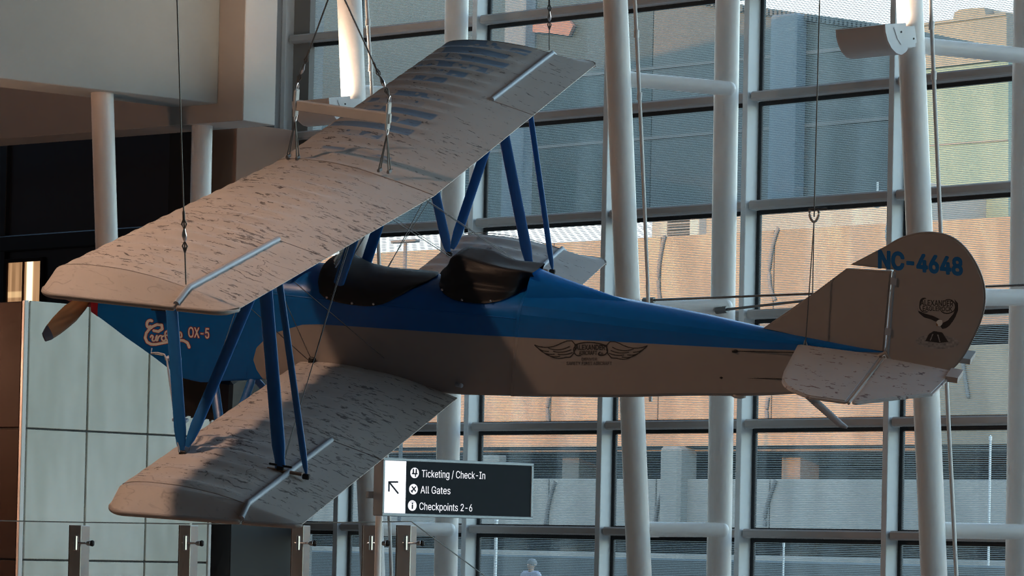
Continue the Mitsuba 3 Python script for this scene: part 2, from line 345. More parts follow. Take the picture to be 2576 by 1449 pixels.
# uplights on the columns
def uplight(o, label, s=1.0):
    tilt = math.radians(9)
    ax = EN * math.cos(tilt) + EZ * math.sin(tilt); az = np.cross(ax, EA) ; az = az / np.linalg.norm(az)
    if az[2] < 0: az = -az
    L = .70 * s
    prof = [(-.34, .03), (-.34, -.06), (-.31, -.16), (-.25, -.25), (-.16, -.315), (-.06, -.34), (.03, -.31), (.07, -.28), (.07, .03)]
    prof = np.array(prof) * s
    t = thing('uplight', label, 'light fixture')
    ring = np.vstack([prof, prof[::-1] * np.array([.93, 1]) + np.array([0, .018 * s])])
    sh = sg.Polygon(np.vstack([prof[:-1], [(.07 * s, .0)], [(.05 * s, .0), (.05 * s, -.27 * s), (.02 * s, -.29 * s), (-.06 * s, -.32 * s), (-.155 * s, -.297 * s), (-.237 * s, -.238 * s), (-.293 * s, -.152 * s), (-.32 * s, -.055 * s), (-.32 * s, .03 * s)]])).buffer(0)
    put('shade', extrude(sh, o - EA * L, ax, az, EA, L), 'm_lamp_shade', t, smooth=30)
    full = sg.Polygon(np.vstack([prof, [(.07 * s, .03 * s)]])).buffer(0)
    cheek = unary_union([full.buffer(.004), sg.box(-.1 * s, -.26 * s, .30 * s, -.03 * s)])
    put('cheek_plate', extrude(cheek, o, ax, az, EA, .03), 'm_lamp_plate', t)
    put('end_plate', extrude(full, o - EA * (L + .02), ax, az, EA, .02), 'm_lamp_plate', t)
    cov = sg.Polygon([(-.17, -.02), (.22, -.02), (.24, -.2), (-.06, -.21), (-.12, -.14)]).buffer(.012)
    put('cover', extrude(cov if s == 1 else cov, o + EA * .03, ax * s, az * s, EA, .012), 'm_lamp_plate', t)
    for q in ((.19, -.16), (-.05, -.07)): put('screw', lathe([(0, .012), (.008, .012), (.01, .006)], o + EA * .042 + ax * q[0] * s + az * q[1] * s, EA, 10), 'm_black', t)
    put('bracket', box(o, [EA, ax, az], (-L * .55, .05 * s, -.27 * s), (.0, .34 * s, -.05 * s)), 'm_lamp_plate', t)
    e = [o + EA * x + ax * y * s + az * -.03 * s for x, y in ((-L + .03, -.28), (-.03, -.28), (-.03, .03), (-L + .03, .03))]
    k = put('lamp', (np.array(e), np.array([[0, 1, 2], [0, 2, 3]])), prin((.8, .7, .5), .4), t)
    nn = np.cross(e[1] - e[0], e[2] - e[0])
    if nn[2] < 0: scene[k] = ply((np.array(e), np.array([[0, 2, 1], [0, 3, 2]])), prin((.8, .7, .5), .4))
    scene[k]['emitter'] = {'type': 'area', 'radiance': rgb(10.0, 7.4, 5.4)}
uplight(W(2265, 66, 43.1), 'large white uplight trough on the leaning column above the rudder')
uplight(W(868, 249, 49.9), 'white uplight trough behind the hanging bar, partly hidden by the wing')
for i, k in enumerate((7.9, 9.9, 11.9)):                    # the row of columns goes on along the windows to the right; their uplights are added for warm light
    c_ = wp(k, 0) - wframe(k)[1] * 1.5; t = thing('steel_column', f'white steel column beyond the right edge, the {["nearest", "middle", "farthest"][i]} of three more', 'column', 'columns beyond the right edge')
    put('shaft', tube(np.array([(c_[0], c_[1], 0), (c_[0], c_[1], HZ)]), .165, 32, ref=(0, 1, 0)), 'm_white_steel', t, smooth=40)
    uplight(np.array([c_[0], c_[1], 8.0]) - EN * .12 - EA * .12, f'added unseen uplight trough beyond the right edge, on the {["nearest", "middle", "farthest"][i]} of three more columns')

# unseen lamps added left of the picture to warm the beam and the bronze flank
for i, q in enumerate(((-420, 900, 46.0), (-900, 900, 44.0))):
    o = W(*q); t = thing('added_lamp', ['added unseen globe lamp on a stem just left of the picture', 'added unseen globe lamp on a stem farther left of the picture'][i], 'lamp', 'added lamps left of the picture')
    k = put('globe', trimesh.creation.icosphere(3, .22).apply_translation(o), prin((.8, .7, .5), .4), t, smooth=True)
    scene[k]['emitter'] = {'type': 'area', 'radiance': rgb(13.0, 7.0, 4.2)}
    put('stem', tube([(o[0], o[1], 0), o - EZ * .2], .03, 10), 'm_lamp_shade', t, smooth=True)

# ---------------------------------------------------------------- balustrade
bl = thing('glass_balustrade', 'glass balustrade with stainless posts and clamp fittings under the wings', 'balustrade')
BZ = 38.0
BOX_ = np.array([math.cos(.16), -math.sin(.16), 0]); BOY = np.array([math.sin(.16), math.cos(.16), 0]); BA = [BOX_, BOY, EZ]
ztop = W(400, 1313, BZ)[2]; zdeck = ztop - 1.07
posts = [(176, 206, 163), (452, 481, 437), (735, 765, 716), (914, 948, 902), (999, 1035, 987)]
for xa, xb, xd in posts:
    o = W(xa, 1321, BZ); wdt = (xb - xa) / F * BZ
    ptop = W(xa, 1321, BZ)[2]
    pk = put('post', bbox((o[0], o[1], 0), BA, (0, 0, zdeck), (wdt, .33, ptop), .006), 'm_stainless', bl)
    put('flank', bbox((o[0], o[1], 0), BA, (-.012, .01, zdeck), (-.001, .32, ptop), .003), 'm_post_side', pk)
    c = W(xb - 10, 1366, BZ) - BOY * .05
    put('clamp', join(bbox(c, BA, (-.028, -.03, -.085), (.012, .03, .085), .012), tube([c + BOX_ * .012 - BOX_ * .06, c + BOX_ * .13], .011, 10), lathe([(0, .012), (.02, .026), (.05, .03), (.062, .02)], c + BOX_ * .10, BOX_, 14)), 'm_chrome', pk, smooth=30)
    put('knob', lathe([(0, .03), (.02, .034), (.035, .024)], c + BOX_ * .155, BOX_, 14), 'm_black', pk, smooth=30)
def glass(pxs, yoff=-.06):
    P = [W(x, y, BZ) + BOY * yoff for x, y in pxs]
    q = np.array(P); d = BOY * .015
    n = len(q); f = [[0, i, i + 1] for i in range(1, n - 1)]
    put('glass_panel', (q, np.array(f)), 'm_glass', bl)
    put('edge', tube(q[-2:] if len(pxs) == 4 else q[2:4], .007, 6), 'm_glass_edge', bl)
mat('m_glass_edge', prin((.42, .50, .50), .25))
glass([(-60, 1470), (207, 1470), (207, 1314), (-60, 1309)])
glass([(207, 1470), (481, 1470), (481, 1318), (207, 1314)])
glass([(487, 1470), (765, 1470), (765, 1317), (487, 1318)])
glass([(765, 1470), (1037, 1470), (1037, 1312), (765, 1316)])
glass([(1037, 1470), (1240, 1470), (1240, 1462), (1037, 1312)])
put('floor_deck', box((0, 0, 0), WAX, (-9, 37.2, 0), (1.3, 40.6, zdeck)), 'm_floor', kind='structure', label='raised floor edge carrying the glass balustrade')

# ---------------------------------------------------------------- hanging sign
sl, sr = W(961, 1224, 36.2), W(1340, 1236, 37.35)
su = sr - sl; su[2] = 0; SWD = np.linalg.norm(su); su /= SWD; sn = np.array([su[1], -su[0], 0])       # sn faces the viewer
if sn @ (EYE - sl) < 0: sn = -sn
SH = (1297 - 1150) / F * 36.2
su3 = su + EZ * 0.0
so = np.array([sl[0], sl[1], sl[2] - SH / 2])
SA = [su, EZ, sn]
ts = thing('direction_sign', 'dark airport direction sign with white lettering and an arrow', 'sign')
put('housing', bbox(so, SA, (0, 0, -.16), (SWD, SH, 0), .01), 'm_sign_frame', ts)
for lo, hi in (((0, 0, 0), (SWD, .03, .014)), ((0, SH - .03, 0), (SWD, SH, .014)), ((0, .03, 0), (.025, SH - .03, .014)), ((SWD - .03, .03, 0), (SWD, SH - .03, .014))):
    put('frame', bbox(so, SA, lo, hi, .004), 'm_sign_frame', ts)
def su_of(px): return (px - 961) / (1340 - 961) * SWD * (1 + .015 * (1340 - px) / 379)
wx = su_of(1018)
put('dark_panel', box(so, SA, (wx, .03, 0), (SWD - .03, SH - .03, .004)), 'm_sign_dark', ts)
kwp = put('white_panel', box(so, SA, (.025, .03, 0), (wx, SH - .03, .004)), 'm_sign_white', ts)
scene[kwp]['emitter'] = {'type': 'area', 'radiance': rgb(.0678, .0655, .0747)}
def sy(px, py):                                             # height on the sign from the pixel
    f = (px - 961) / 379; top, bot = 1150 + 15 * f, 1297 + 9 * f
    return (bot - py) / (bot - top) * SH
def sp(px, py): return (su_of(px), sy(px, py))
def onsign(name, shape, m, off, parent=ts, d=.002, emit=None):
    k = put(name, extrude(shape, so, su, EZ, sn, d, off), m, parent)
    if emit: scene[k]['emitter'] = {'type': 'area', 'radiance': rgb(*emit)}
    return k
GLOW = (.0678, .0655, .0747)
ah = [sg.LineString([sp(1000, 1241), sp(977, 1212)]).buffer(.008, cap_style=2), sg.LineString([sp(977, 1236), sp(977, 1212), sp(999, 1212)]).buffer(.008, cap_style=2, join_style=2)]
onsign('arrow', unary_union(ah), 'm_sign_dark', .004)
def text_on(name, s, x, y, h, width, o, u, v, n, m, parent, off, bold=False, depth=.002, emit=None):
    t = meshkit.text_mesh(s, h, depth, bold); V = np.array(t.vertices)
    k = width / (V[:, 0].max() - V[:, 0].min())
    V[:, 0] = (V[:, 0] - V[:, 0].min()) * k
    P = np.asarray(o) + (x + V[:, :1]) * u + (y + V[:, 1:2]) * v + (V[:, 2:] + off) * n
    f = np.array(t.faces)
    if np.dot(np.cross(u, v), n) < 0: f = f[:, ::-1]
    key = put(name, (P, f), m, parent)
    if emit: scene[key]['emitter'] = {'type': 'area', 'radiance': rgb(*emit)}
    return key
for s, x0, x1, yb, ic in (('Ticketing / Check-In', 1056, 1215, 1200, (1038.5, 1189)), ('All Gates', 1054, 1128, 1240, (1036.5, 1230)), ('Checkpoints 2-6', 1052, 1184, 1281, (1034.5, 1271))):
    a, b = sp(x0, yb), sp(x1, yb + (x1 - x0) * .03)
    text_on('lettering', s, a[0], a[1], .074, b[0] - a[0], so, su + EZ * ((b[1] - a[1]) / (b[0] - a[0])), EZ, sn, 'm_sign_white', ts, .005, bold=False, emit=GLOW)
    c = sp(*ic)
    k = onsign('icon_disc', sg.Point(c).buffer(.054), 'm_sign_white', .005, emit=GLOW)
    R_ = lambda x, y, w, h: sg.box(c[0] + x - w / 2, c[1] + y - h / 2, c[0] + x + w / 2, c[1] + y + h / 2)
    if s.startswith('T'): sh = unary_union([R_(-.018, .012, .016, .03), R_(.018, .012, .016, .03), sg.Point(c[0] - .018, c[1] + .034).buffer(.008), sg.Point(c[0] + .018, c[1] + .034).buffer(.008), R_(0, -.008, .07, .012), R_(.01, -.026, .012, .03)])
    elif s.startswith('A'):
        import shapely.affinity as sa
        sh = sa.rotate(unary_union([R_(0, 0, .012, .08), R_(0, .004, .07, .013), R_(0, -.03, .03, .01)]), -45, origin=c)
    else: sh = unary_union([R_(0, -.012, .014, .045), sg.Point(c[0], c[1] + .022).buffer(.008), sg.box(c[0] - .03, c[1] + .034, c[0] + .03, c[1] + .038)])
    onsign('pictogram', sh, 'm_sign_dark', .0075, k)
po = W(967, 1300, 36.7) - sn * .1
put('support_post', tube([(po[0], po[1], zdeck * 0), (po[0], po[1], so[2] + .3)], .035, 16), 'm_white_steel', ts, smooth=40)
put('support_arm', bbox(so, SA, (-.06, SH * .3, -.20), (SWD * .5, SH * .42, -.155), .006), 'm_sign_frame', ts)

# ---------------------------------------------------------------- the biplane (local axes: X to the nose, Y to its left wing, Z up)
PR = np.array([[-0.9531385080081473, -0.2930997604612162, 0.0749634242119484], [-0.1599748827132091, 0.2779766026261353, -0.9471731865362989], [0.2567781561054169, -0.9147795028366176, -0.31183880409130105]])
PT = np.array([-2.130623381374564, -2.468842500863207, 31.993934713901922])
PW, PO_ = MW @ PR, EYE + MW @ PT                           # local -> world
def L2W(v): return PO_ + np.asarray(v, float) @ PW.T
def lm(m): v, f = (np.array(m.vertices), np.array(m.faces)) if hasattr(m, 'vertices') else m; return L2W(v), f
CL = -PR.T @ PT
def lray(px): return PR.T @ np.array([(px[0] - CX) / F, (px[1] - CY) / F, 1.0])
def on_y(px, y): r = lray(px); return CL + r * ((y - CL[1]) / r[1])
def on_z(px, z): r = lray(px); return CL + r * ((z - CL[2]) / r[2])
MI_ = PW.T
def local(p):
    q = [p.x - float(PO_[0]), p.y - float(PO_[1]), p.z - float(PO_[2])]
    return [q[0] * float(MI_[i, 0]) + q[1] * float(MI_[i, 1]) + q[2] * float(MI_[i, 2]) for i in range(3)]
plane = thing('biplane', 'old blue and white biplane hanging from cables, nose to the left', 'airplane')
def part(name, m, material, parent=plane, smooth=False, **k): return put(name, lm(m), material, parent, smooth, **k)

def scuffs(x, y, dens):
    """Short dark rubbing marks, mostly along the chord, in loose clusters."""
    wx, wy = x + .05 * noise(x * 9, y * 9, 4.0), y + .05 * noise(x * 9, y * 9, 8.0) + .12 * x
    cl = fbm(x * 2.1, y * 1.7, 2.0)
    a = noise(wx * 10, wy * 34, 1.0) * .52 + noise(wx * 30, wy * 85, 5.0) * .30 + noise(wx * 75, wy * 150, 7.0) * .18
    t = .765 - dens * cl
    return smoothstep(t, t + .09, a) * (.5 + .5 * noise(x * 30, y * 60, 6.0))
def scratches(x, y):
    w = fbm(x * 2.2, y * 2.2, 9.0, 4) + .012 * noise(x * 40, y * 40, 1.0); w2 = fbm(x * 1.3 + 7, y * 2.9, 4.0, 4)
    br = smoothstep(.40, .62, noise(x * 8, y * 13, 2.0) * .7 + noise(x * 45, y * 45, 3.0) * .3)
    return (smoothstep(.011, .002, dr.abs(w - .55)) + smoothstep(.008, .002, dr.abs(w2 - .50)) * .7) * br
def wing_col(p, n, uv):
    x, y, z = local(p)
    near = smoothstep(-3.4, 1.5, y)
    m = scuffs(x, y, .10 + .13 * near)
    s = scratches(x, y) * smoothstep(.2, 2.5, y)
    base = mix((.4312, .4004, .385), (.4851, .4543, .435), fbm(x * 2, y * 2, z))
    bay = dr.floor(y / .305)
    r1, r2 = cell_rand(bay, 1), cell_rand(bay, 2)
    fr = y / .305 - bay
    blue = smoothstep(-.45, -.55, y) * smoothstep(-4.95, -4.85, y) * smoothstep(-1.0 + .45 * r1, -.97 + .45 * r1, x) * smoothstep(-.03 - .25 * r2, -.06 - .25 * r2, x) * smoothstep(.16, .24, fr) * smoothstep(.99, .93, fr) * smoothstep(.10, .14, cell_rand(bay, 5))
    blue = blue * (.25 + .75 * smoothstep(.36, .42, noise(x * 3.2, bay * 1.7, 3.0) * .7 + .3 * noise(x * 20, y * 14)))
    top = smoothstep(.0, -.25, z - .3) * 0 + smoothstep(-.9, -.6, z)
    tip = smoothstep(4.62, 4.85, dr.select(z < -.8, dr.abs(y) + .45, dr.abs(y)))
    m *= 1 - .8 * tip; s *= 1 - .5 * tip
    c = mix(base, (.14, .235, .36), blue * top * .95)
    return mix(c, (.085, .075, .078), dr.clip(m * .95 + s * .6, 0, .88))
mat('p_wing', prin(proc(wing_col), .46))
def fabric_col(p, n, uv):
    x, y, z = local(p); return mix((.3234, .2964, .2811), (.3619, .3311, .3157), fbm(x * 2, z * 2, y))
mat('p_fabric', prin(proc(fabric_col), .6))
BLUE = (.003, .13, .46)
mat('p_blue', prin(BLUE, .36, spec=.35, clearcoat=.12))
mat('p_strut', prin((.012, .12, .38), .35, clearcoat=.3))
mat('p_silver', prin((.36, .40, .46), .5, .15))
mat('p_canvas', prin(proc(lambda p, n, uv: mix((.01, .0096, .0108), (.0162, .0154, .0169), fbm(p.x * 14, p.y * 14, p.z * 14))), .5, spec=.45))
mat('p_wood', prin(proc(lambda p, n, uv: (lambda l: mix((.16, .075, .03), (.36, .19, .08), noise(l[1] * 2.5, l[2] * 34 + 2 * noise(l[1] * 2, l[2] * 4), l[0] * 20)))(local(p))), .35))
mat('p_red', prin((.30, .015, .03), .3, clearcoat=.5))
mat('p_tipmetal', prin((.07, .06, .075), .4, .4))
mat('p_wire', prin((.10, .095, .095), .5, .4))
mat('p_letter_white', prin((.80, .79, .77), .5))
mat('p_letter_red', prin((.26, .035, .05), .5))
mat('p_letter_black', prin((.03, .026, .026), .6))
mat('p_letter_blue', prin((.008, .15, .44), .5))
mat('p_raft', prin(proc(lambda p, n, uv: mix((.18, .18, .19), (.42, .41, .40), noise(p.x * 60, p.y * 60, p.z * 60))), .6))
mat('p_rust', prin((.25, .15, .10), .6))

C0 = 1.5205
TOP = PchipInterpolator([0, .004, .015, .04, .09, .18, .33, .5, .7, .85, 1], [-.040, -.018, .000, .022, .042, .058, .066, .05, 0, -.045, -.094])
BOT = PchipInterpolator([0, .004, .02, .08, .3, .6, 1], [-.040, -.056, -.068, -.080, -.086, -.09, -.1005])
class Wing:
    def __init__(s, x0, z0, di, ddi, sw, sw2, yr, yb, tips, ribs=.305):
        s.x0, s.z0, s.di, s.ddi, s.sw, s.sw2, s.yr, s.yb, s.tips, s.ribs = x0, z0, di, ddi, sw, sw2, yr, yb, tips, ribs
    sagk = 1.0
    def base(s, y, c): return s.x0 - C0 * c + s.sw * y + s.sw2 * np.abs(y), s.z0 + s.di * np.abs(y) + s.ddi * y
    def surf(s, y, c, top):
        """Points of the upper or lower skin at span y (signed) and chord fraction c; the raked tip is set by tips[side] = (seam at nose, seam at tail, bow at nose, bow at tail)."""
        y, c = np.broadcast_arrays(np.asarray(y, float), np.asarray(c, float))
        ay = np.abs(y); sg_ = np.sign(y + 1e-9); T4 = s.tips[0 if sg_.flat[-1] > 0 else 1]
        yr, yb = T4[0] + (T4[1] - T4[0]) * c, T4[2] + (T4[3] - T4[2]) * c
        tipt = np.clip((ay - s.yr) / (s.yb - s.yr), 0, 1)
        rnd = np.ones_like(c)
        for e, r in ((c, .13), (1 - c, .10)):
            q = np.clip(1 - e / r, 0, 1); rnd = np.minimum(rnd, np.sqrt(1 - q * q * .999))
        ym = np.where(ay > 3.0, 3.0 + (ay - 3.0) * (yr - 3.0) / (s.yr - 3.0), ay) if s.yr > 3 else ay
        yy = np.where(tipt > 0, yr + (yb - yr) * tipt * (.12 + .88 * rnd), ym)
        x, z = s.base(sg_ * yy, c)
        zt, zb = TOP(c), BOT(c)
        edge = np.full_like(zb, -.116) + .01 * c
        sc = np.abs(np.cos(np.pi * ay / s.ribs)) ** 5
        sag = s.sagk * .026 * (1 - sc) * np.clip(c / .06, 0, 1) * (.12 + .88 * np.clip((.66 - c) / .2, 0, 1)) * np.clip((1 - c) / .2, 0, 1) * (tipt <= 0)
        zz = np.where(top, zt - sag + (edge + .018 - zt) * tipt ** 1.05, zb + (edge - .018 - zb) * tipt)
        return np.stack([x, sg_ * yy, z + zz], -1)
    def shell(s, ys, cs, sgn):
        ys, cs = np.asarray(ys) * sgn, np.asarray(cs)
        Y, Cc = np.meshgrid(ys, cs, indexing='ij')
        T_, B_ = s.surf(Y, Cc, True), s.surf(Y, Cc, False)
        if cs[-1] < .999: pass
        ring = np.concatenate([T_, B_[:, ::-1]], axis=1)
        v, f = grid(ring, closev=True, caps=True, flip=sgn > 0)
        return v, f
CS_ALL = np.unique(np.r_[0, .002, .006, .012, .02, .03, .045, .065, .09, .12, np.linspace(.16, 1, 24)])
def chords(a, b): return np.unique(np.r_[a, CS_ALL[(CS_ALL > a + .004) & (CS_ALL < b - .004)], b])
def spans(a, b, st=.0508): n = max(2, int(round((b - a) / st)) + 1); return np.linspace(a, b, n)
upper = Wing(0.0, 0.0, .0454, -.0021, -.0004, -.0067, 4.86, 5.1, ((4.87, 4.84, 5.33, 5.03), (4.74, 5.02, 4.90, 5.20)))
lower = Wing(-.4744, -1.6961, .0164, .0026, 0.0, .0016, 4.42, 4.62, ((4.45, 4.36, 4.84, 4.40), (4.36, 4.44, 4.52, 4.62)))
def wing_panel(w, sgn, root, ya, hc, label):
    tips = lambda a: np.r_[spans(a, w.yr), np.linspace(w.yr, w.yb, 7)[1:]]
    A = w.shell(spans(root, ya), chords(0, 1), sgn)
    B_ = w.shell(tips(ya), chords(0, hc), sgn)
    key = part('wing_panel', join(A, B_), 'p_wing', smooth=28)
    labels[key] = {'label': label}
    part('aileron', w.shell(tips(ya + .016), chords(hc + .012, 1), sgn), 'p_wing', key, smooth=28)
    w.sagk = 0.0
    ys = np.r_[np.linspace(ya + .01, w.yr - .02, 14)]
    P = w.surf(ys * sgn, np.full_like(ys, hc + .004), True) + [0, 0, .004]
    ye = np.linspace(w.yr, w.yb - .02, 5)
    Q = w.surf(ye * sgn, np.full_like(ye, hc + .004), True) + [0, 0, .004]
    Q[:, 0] -= .0
    part('hinge_cover', tube(np.vstack([P, Q]), .024, 10), 'p_silver', key, smooth=40)
    ribp = w.surf(np.full(30, (w.yr - .001) * sgn), np.linspace(.02, hc - .01, 30), True)
    part('tip_seam', tube(ribp - [0, 0, .001], .0035, 6), 'p_fabric', key, smooth=True)
    yb_ = np.full(40, w.yb * sgn)
    for c0, c1 in ((0.0, hc), (hc + .012, 1.0)):
        cc = np.linspace(c0, c1, 40)
        bow = (w.surf(yb_, cc, True) + w.surf(yb_, cc, False)) / 2
        part('tip_bow', tube(bow, np.interp(cc, [0, .03, .97, 1], [.012, .021, .021, .010]), 10), 'p_fabric', key, smooth=True)
    w.sagk = 1.0
    return key
uP = wing_panel(upper, 1, .006, 2.86, .716, 'upper wing half nearest the viewer, scuffed and warm lit')
uS = wing_panel(upper, -1, .006, 2.94, .716, 'far upper wing half with faded blue patches')
lP = wing_panel(lower, 1, .405, 2.455, .699, 'near lower wing half')
lS = wing_panel(lower, -1, .405, 2.455, .699, 'far lower wing half')
cc = np.linspace(.0, .99, 40)
part('centre_joint', tube(upper.surf(np.full(40, .0001), cc, True) + [0, 0, .002], .005, 6), 'p_fabric', smooth=True)

# fuselage sections: x, half width, bottom, longeron, deck crown, deck roundness
SEC = np.array([
    [1.58, .165, -1.655, -1.50, -1.33, 1.0], [1.45, .20, -1.705, -1.46, -1.27, 1.0], [1.25, .25, -1.79, -1.38, -1.20, 1.0], [1.0, .305, -1.885, -1.30, -1.12, 1.0], [.78, .345, -1.985, -1.24, -1.06, 1.0],
    [.62, .365, -2.05, -1.21, -1.03, 1.0], [.45, .38, -2.055, -1.18, -1.0, 1.0], [.22, .395, -2.0, -1.16, -.97, 1.0], [0.0, .40, -1.955, -1.15, -.94, 1.0], [-.2, .40, -1.915, -1.14, -.92, 1.0], [-.6, .40, -1.88, -1.12, -.89, 1.0], [-1.0, .40, -1.845, -1.10, -.87, 1.0],
    [-1.42, .40, -1.81, -1.08, -.845, 1.0], [-1.7, .40, -1.785, -1.06, -.825, 1.0], [-2.02, .40, -1.757, -1.04, -.80, 1.0], [-2.48, .372, -1.70, -1.02, -.78, 1.0], [-3.0, .317, -1.636, -1.01, -.775, 1.0], [-3.44, .268, -1.58, -1.0, -.785, 1.0],
    [-4.0, .21, -1.49, -.97, -.80, 1.0], [-4.6, .143, -1.41, -.935, -.835, 1.0], [-5.1, .09, -1.31, -.90, -.855, 1.0], [-5.45, .053, -1.20, -.885, -.868, 1.0], [-5.66, .032, -1.10, -.878, -.872, 1.0]])
SI = [PchipInterpolator(SEC[::-1, 0], SEC[::-1, i]) for i in range(1, 5)]
def sec(x): return [float(f(x)) for f in SI]
def hw(x): return float(SI[0](x))
def section(x, off=0.0, facets=None, nd=15):
    w, zb, zl, zt = sec(x)
    half = [(0, zb - off), (w - .03, zb - off), (w - .008 + off * .7, zb + .008 - off * .7), (w + off, zb + .03)]
    half += [(w + off, zb + (zl - zb) * t) for t in (.2, .4, .6, .8)]
    th = np.linspace(0, math.pi / 2, facets + 1 if facets else nd)
    half += [((w + off) * math.cos(a) ** .8 if a < 1.5707 else 0.0, zl + (zt - zl + off) * math.sin(a)) for a in th]
    h = np.array(half)
    m = h[1:-1][::-1] * [-1, 1]
    q = np.vstack([h, m])
    return np.c_[np.full(len(q), x), q]
def loft(xs, off=0.0, facets=None): return grid(np.array([section(x, off, facets) for x in xs]), closev=True, caps=True, flip=True)
STX = [-.055, -.079, -.168, -.278, -.5, -.649, -.911, -1.394, -2.5, -3.184, -4.569, -5.7]
STZ = [-1.744, -1.628, -1.521, -1.447, -1.345, -1.318, -1.291, -1.247, -1.149, -1.092, -.985, -.868]
def interp(x, X, Y):
    out = mi.Float(Y[0])
    for i in range(len(X) - 1):
        t = dr.clip((x - X[i]) / (X[i + 1] - X[i]), 0, 1); out += (Y[i + 1] - Y[i]) * t
    return out
def fus_col(p, n, uv):
    x, y, z = local(p)
    zs = interp(x, STX, STZ)
    zlow = interp(x, [-.055, -.091, -.172], [-1.744, -1.832, -1.93])
    white = smoothstep(.004, -.004, z - zs) * smoothstep(-.052, -.058, x) * dr.select(x > -.172, smoothstep(-.004, .004, z - zlow), 1.0)
    return mix(mix((.003, .122, .43), (.004, .138, .48), fbm(x * 3, y * 3, z * 3)), mix((.3157, .2888, .2733), (.3503, .3196, .3042), fbm(x * 1.5, y, z * 1.5)), white)
mat('p_fuselage', prin(proc(fus_col), .36, spec=.35, clearcoat=.12))
mat('p_fuselage_fabric', prin(proc(fus_col), .30, spec=.5))
kc = part('nose_cowling', loft([1.57, 1.5, 1.4, 1.25, 1.1, .95, .8, .7, .62, .54, .45, .34, .22, .1, .0]), 'p_blue', smooth=35)
kf = part('cockpit_section', loft(np.r_[0, -.05, -.1, -.15, -.2, np.linspace(-.3, -2.49, 24)], -.001), 'p_fuselage', smooth=35)
kr = part('rear_fuselage', loft(np.linspace(-2.48, -5.66, 30), .005, facets=5), 'p_fuselage_fabric', smooth=14)
part('nose_ring', loft([1.64, 1.58, 1.565], .004), 'p_red', smooth=35)
# headrest fairing
xs_ = np.linspace(-2.50, -3.42, 18); V = []
for x in xs_:
    t = (x + 2.5) / -.92; w, zb, zl, zt = sec(x)
    hwid = .235 * (1 - t) ** .8 + .004; top = -.615 + (-.785 + .615) * t ** .85
    th = np.linspace(0, math.pi, 17)
    zbase = zl + .07 - .02 * t
    V.append(np.c_[np.full(17, x), hwid * 1.05 * np.sign(np.cos(th)) * np.abs(np.cos(th)) ** .75, zbase + (max(top, zt - .02) - zbase) * np.sin(th) ** .8])
part('headrest_fairing', grid(np.array(V), closev=False), 'p_blue', smooth=40)
part('headrest_back', (np.vstack([V[0], [[-2.5, 0, -.95]]]), np.array([[i, i + 1, 17] for i in range(16)])), 'p_blue')
part('joint_band', grid(np.array([section(x, .0065) for x in (-2.47, -2.495)]), closev=True), 'p_fuselage', smooth=35)
part('deck_beading', tube(np.array([[x, hw(x) * .985 + .002, sec(x)[2] + .035] for x in np.linspace(-.1, -2.46, 30)]), .006, 6), 'p_blue', smooth=True)

# cockpit covers
def cover(xs, zlow, crown, flat, bulge):
    V = []
    for i, x in enumerate(xs):
        w, zb, zl, zt = sec(x); zlo = max(zlow[i], zb + .1); top = crown[i]; fl = flat[i]
        rows = []
        for u in np.linspace(0, 1, 22):
            if zlo < zl: y0 = w + .012; 
            else: y0 = (w + .012) * max(0, 1 - ((zlo - zl) / (zt - zl + .012)) ** 2) ** .4 if zlo < zt else .02
            a = u * math.pi / 2
            y = fl * (1 - u) + (y0 - fl) * math.cos(a) ** .75 * 1.0 if False else (y0 if u < .02 else y0 + (0 - y0) * (1 - math.cos(a)))
            y = max(y0 * (1 - u ** 2.2), 0) if fl == 0 else y0 + (fl - y0) * min(1, u * 1.25) if u < .8 else fl * (1 - (u - .8) / .2)
            z = zlo + (top - zlo) * (math.sin(a) ** .9 if fl == 0 else (min(1, u * 1.25) if u < .8 else 1 + .01 * (u - .8)))
            z0 = zl + (zt - zl) * max(0, 1 - (abs(y) / w) ** 2.5) ** .5 if abs(y) < w else -9
            rows.append([x, y, max(z, z0 + .014 if abs(y) < w * .98 else z)])
        r = np.array(rows); m = r[:-1][::-1] * [1, -1, 1]
        V.append(np.vstack([r, m]))
    V = np.array(V)
    nz = meshkit.noise(V * [4, 3, 15]) - .5
    V[:, 1:-1, 2] += nz[:, 1:-1] * bulge
    V[:, 1:-1, 1] += np.sign(V[:, 1:-1, 1]) * (nz[:, 1:-1]) * bulge * .8
    return V
def cover_part(V, name, label):
    v, f = grid(V, flip=False)
    k = part(name, (v, f), 'p_canvas', smooth=60); labels[k] = {'label': label}
    return k
X1 = np.linspace(-.60, -1.60, 26)
ZL1 = PchipInterpolator([.60, .63, .75, .92, 1.08, 1.23, 1.37, 1.51, 1.62], [-.96, -1.02, -1.077, -1.087, -1.079, -1.04, -.955, -.86, -.82])
CR1 = PchipInterpolator([.60, .70, .8, .92, 1.1, 1.4, 1.62], [-.80, -.765, -.80, -.838, -.852, -.838, -.82])
V1 = cover(X1, ZL1(-X1), CR1(-X1), np.zeros(26), .008)
k1 = cover_part(V1, 'cockpit_cover', 'black canvas cover over the front cockpit')
X2 = np.r_[np.linspace(-1.66, -1.9, 12), np.linspace(-1.93, -2.53, 22)]
ZL2 = PchipInterpolator([1.64, 1.68, 1.775, 1.925, 2.108, 2.285, 2.45, 2.54], [-.78, -.83, -.88, -.911, -.904, -.864, -.77, -.70])
CR2 = PchipInterpolator([1.64, 1.72, 1.80, 1.85, 1.95, 2.1, 2.3, 2.54], [-.79, -.69, -.575, -.542, -.552, -.578, -.598, -.612])
FL2 = PchipInterpolator([1.64, 1.85, 2.1, 2.54], [.10, .20, .21, .20])
V2 = cover(X2, ZL2(-X2), CR2(-X2), FL2(-X2), .055)
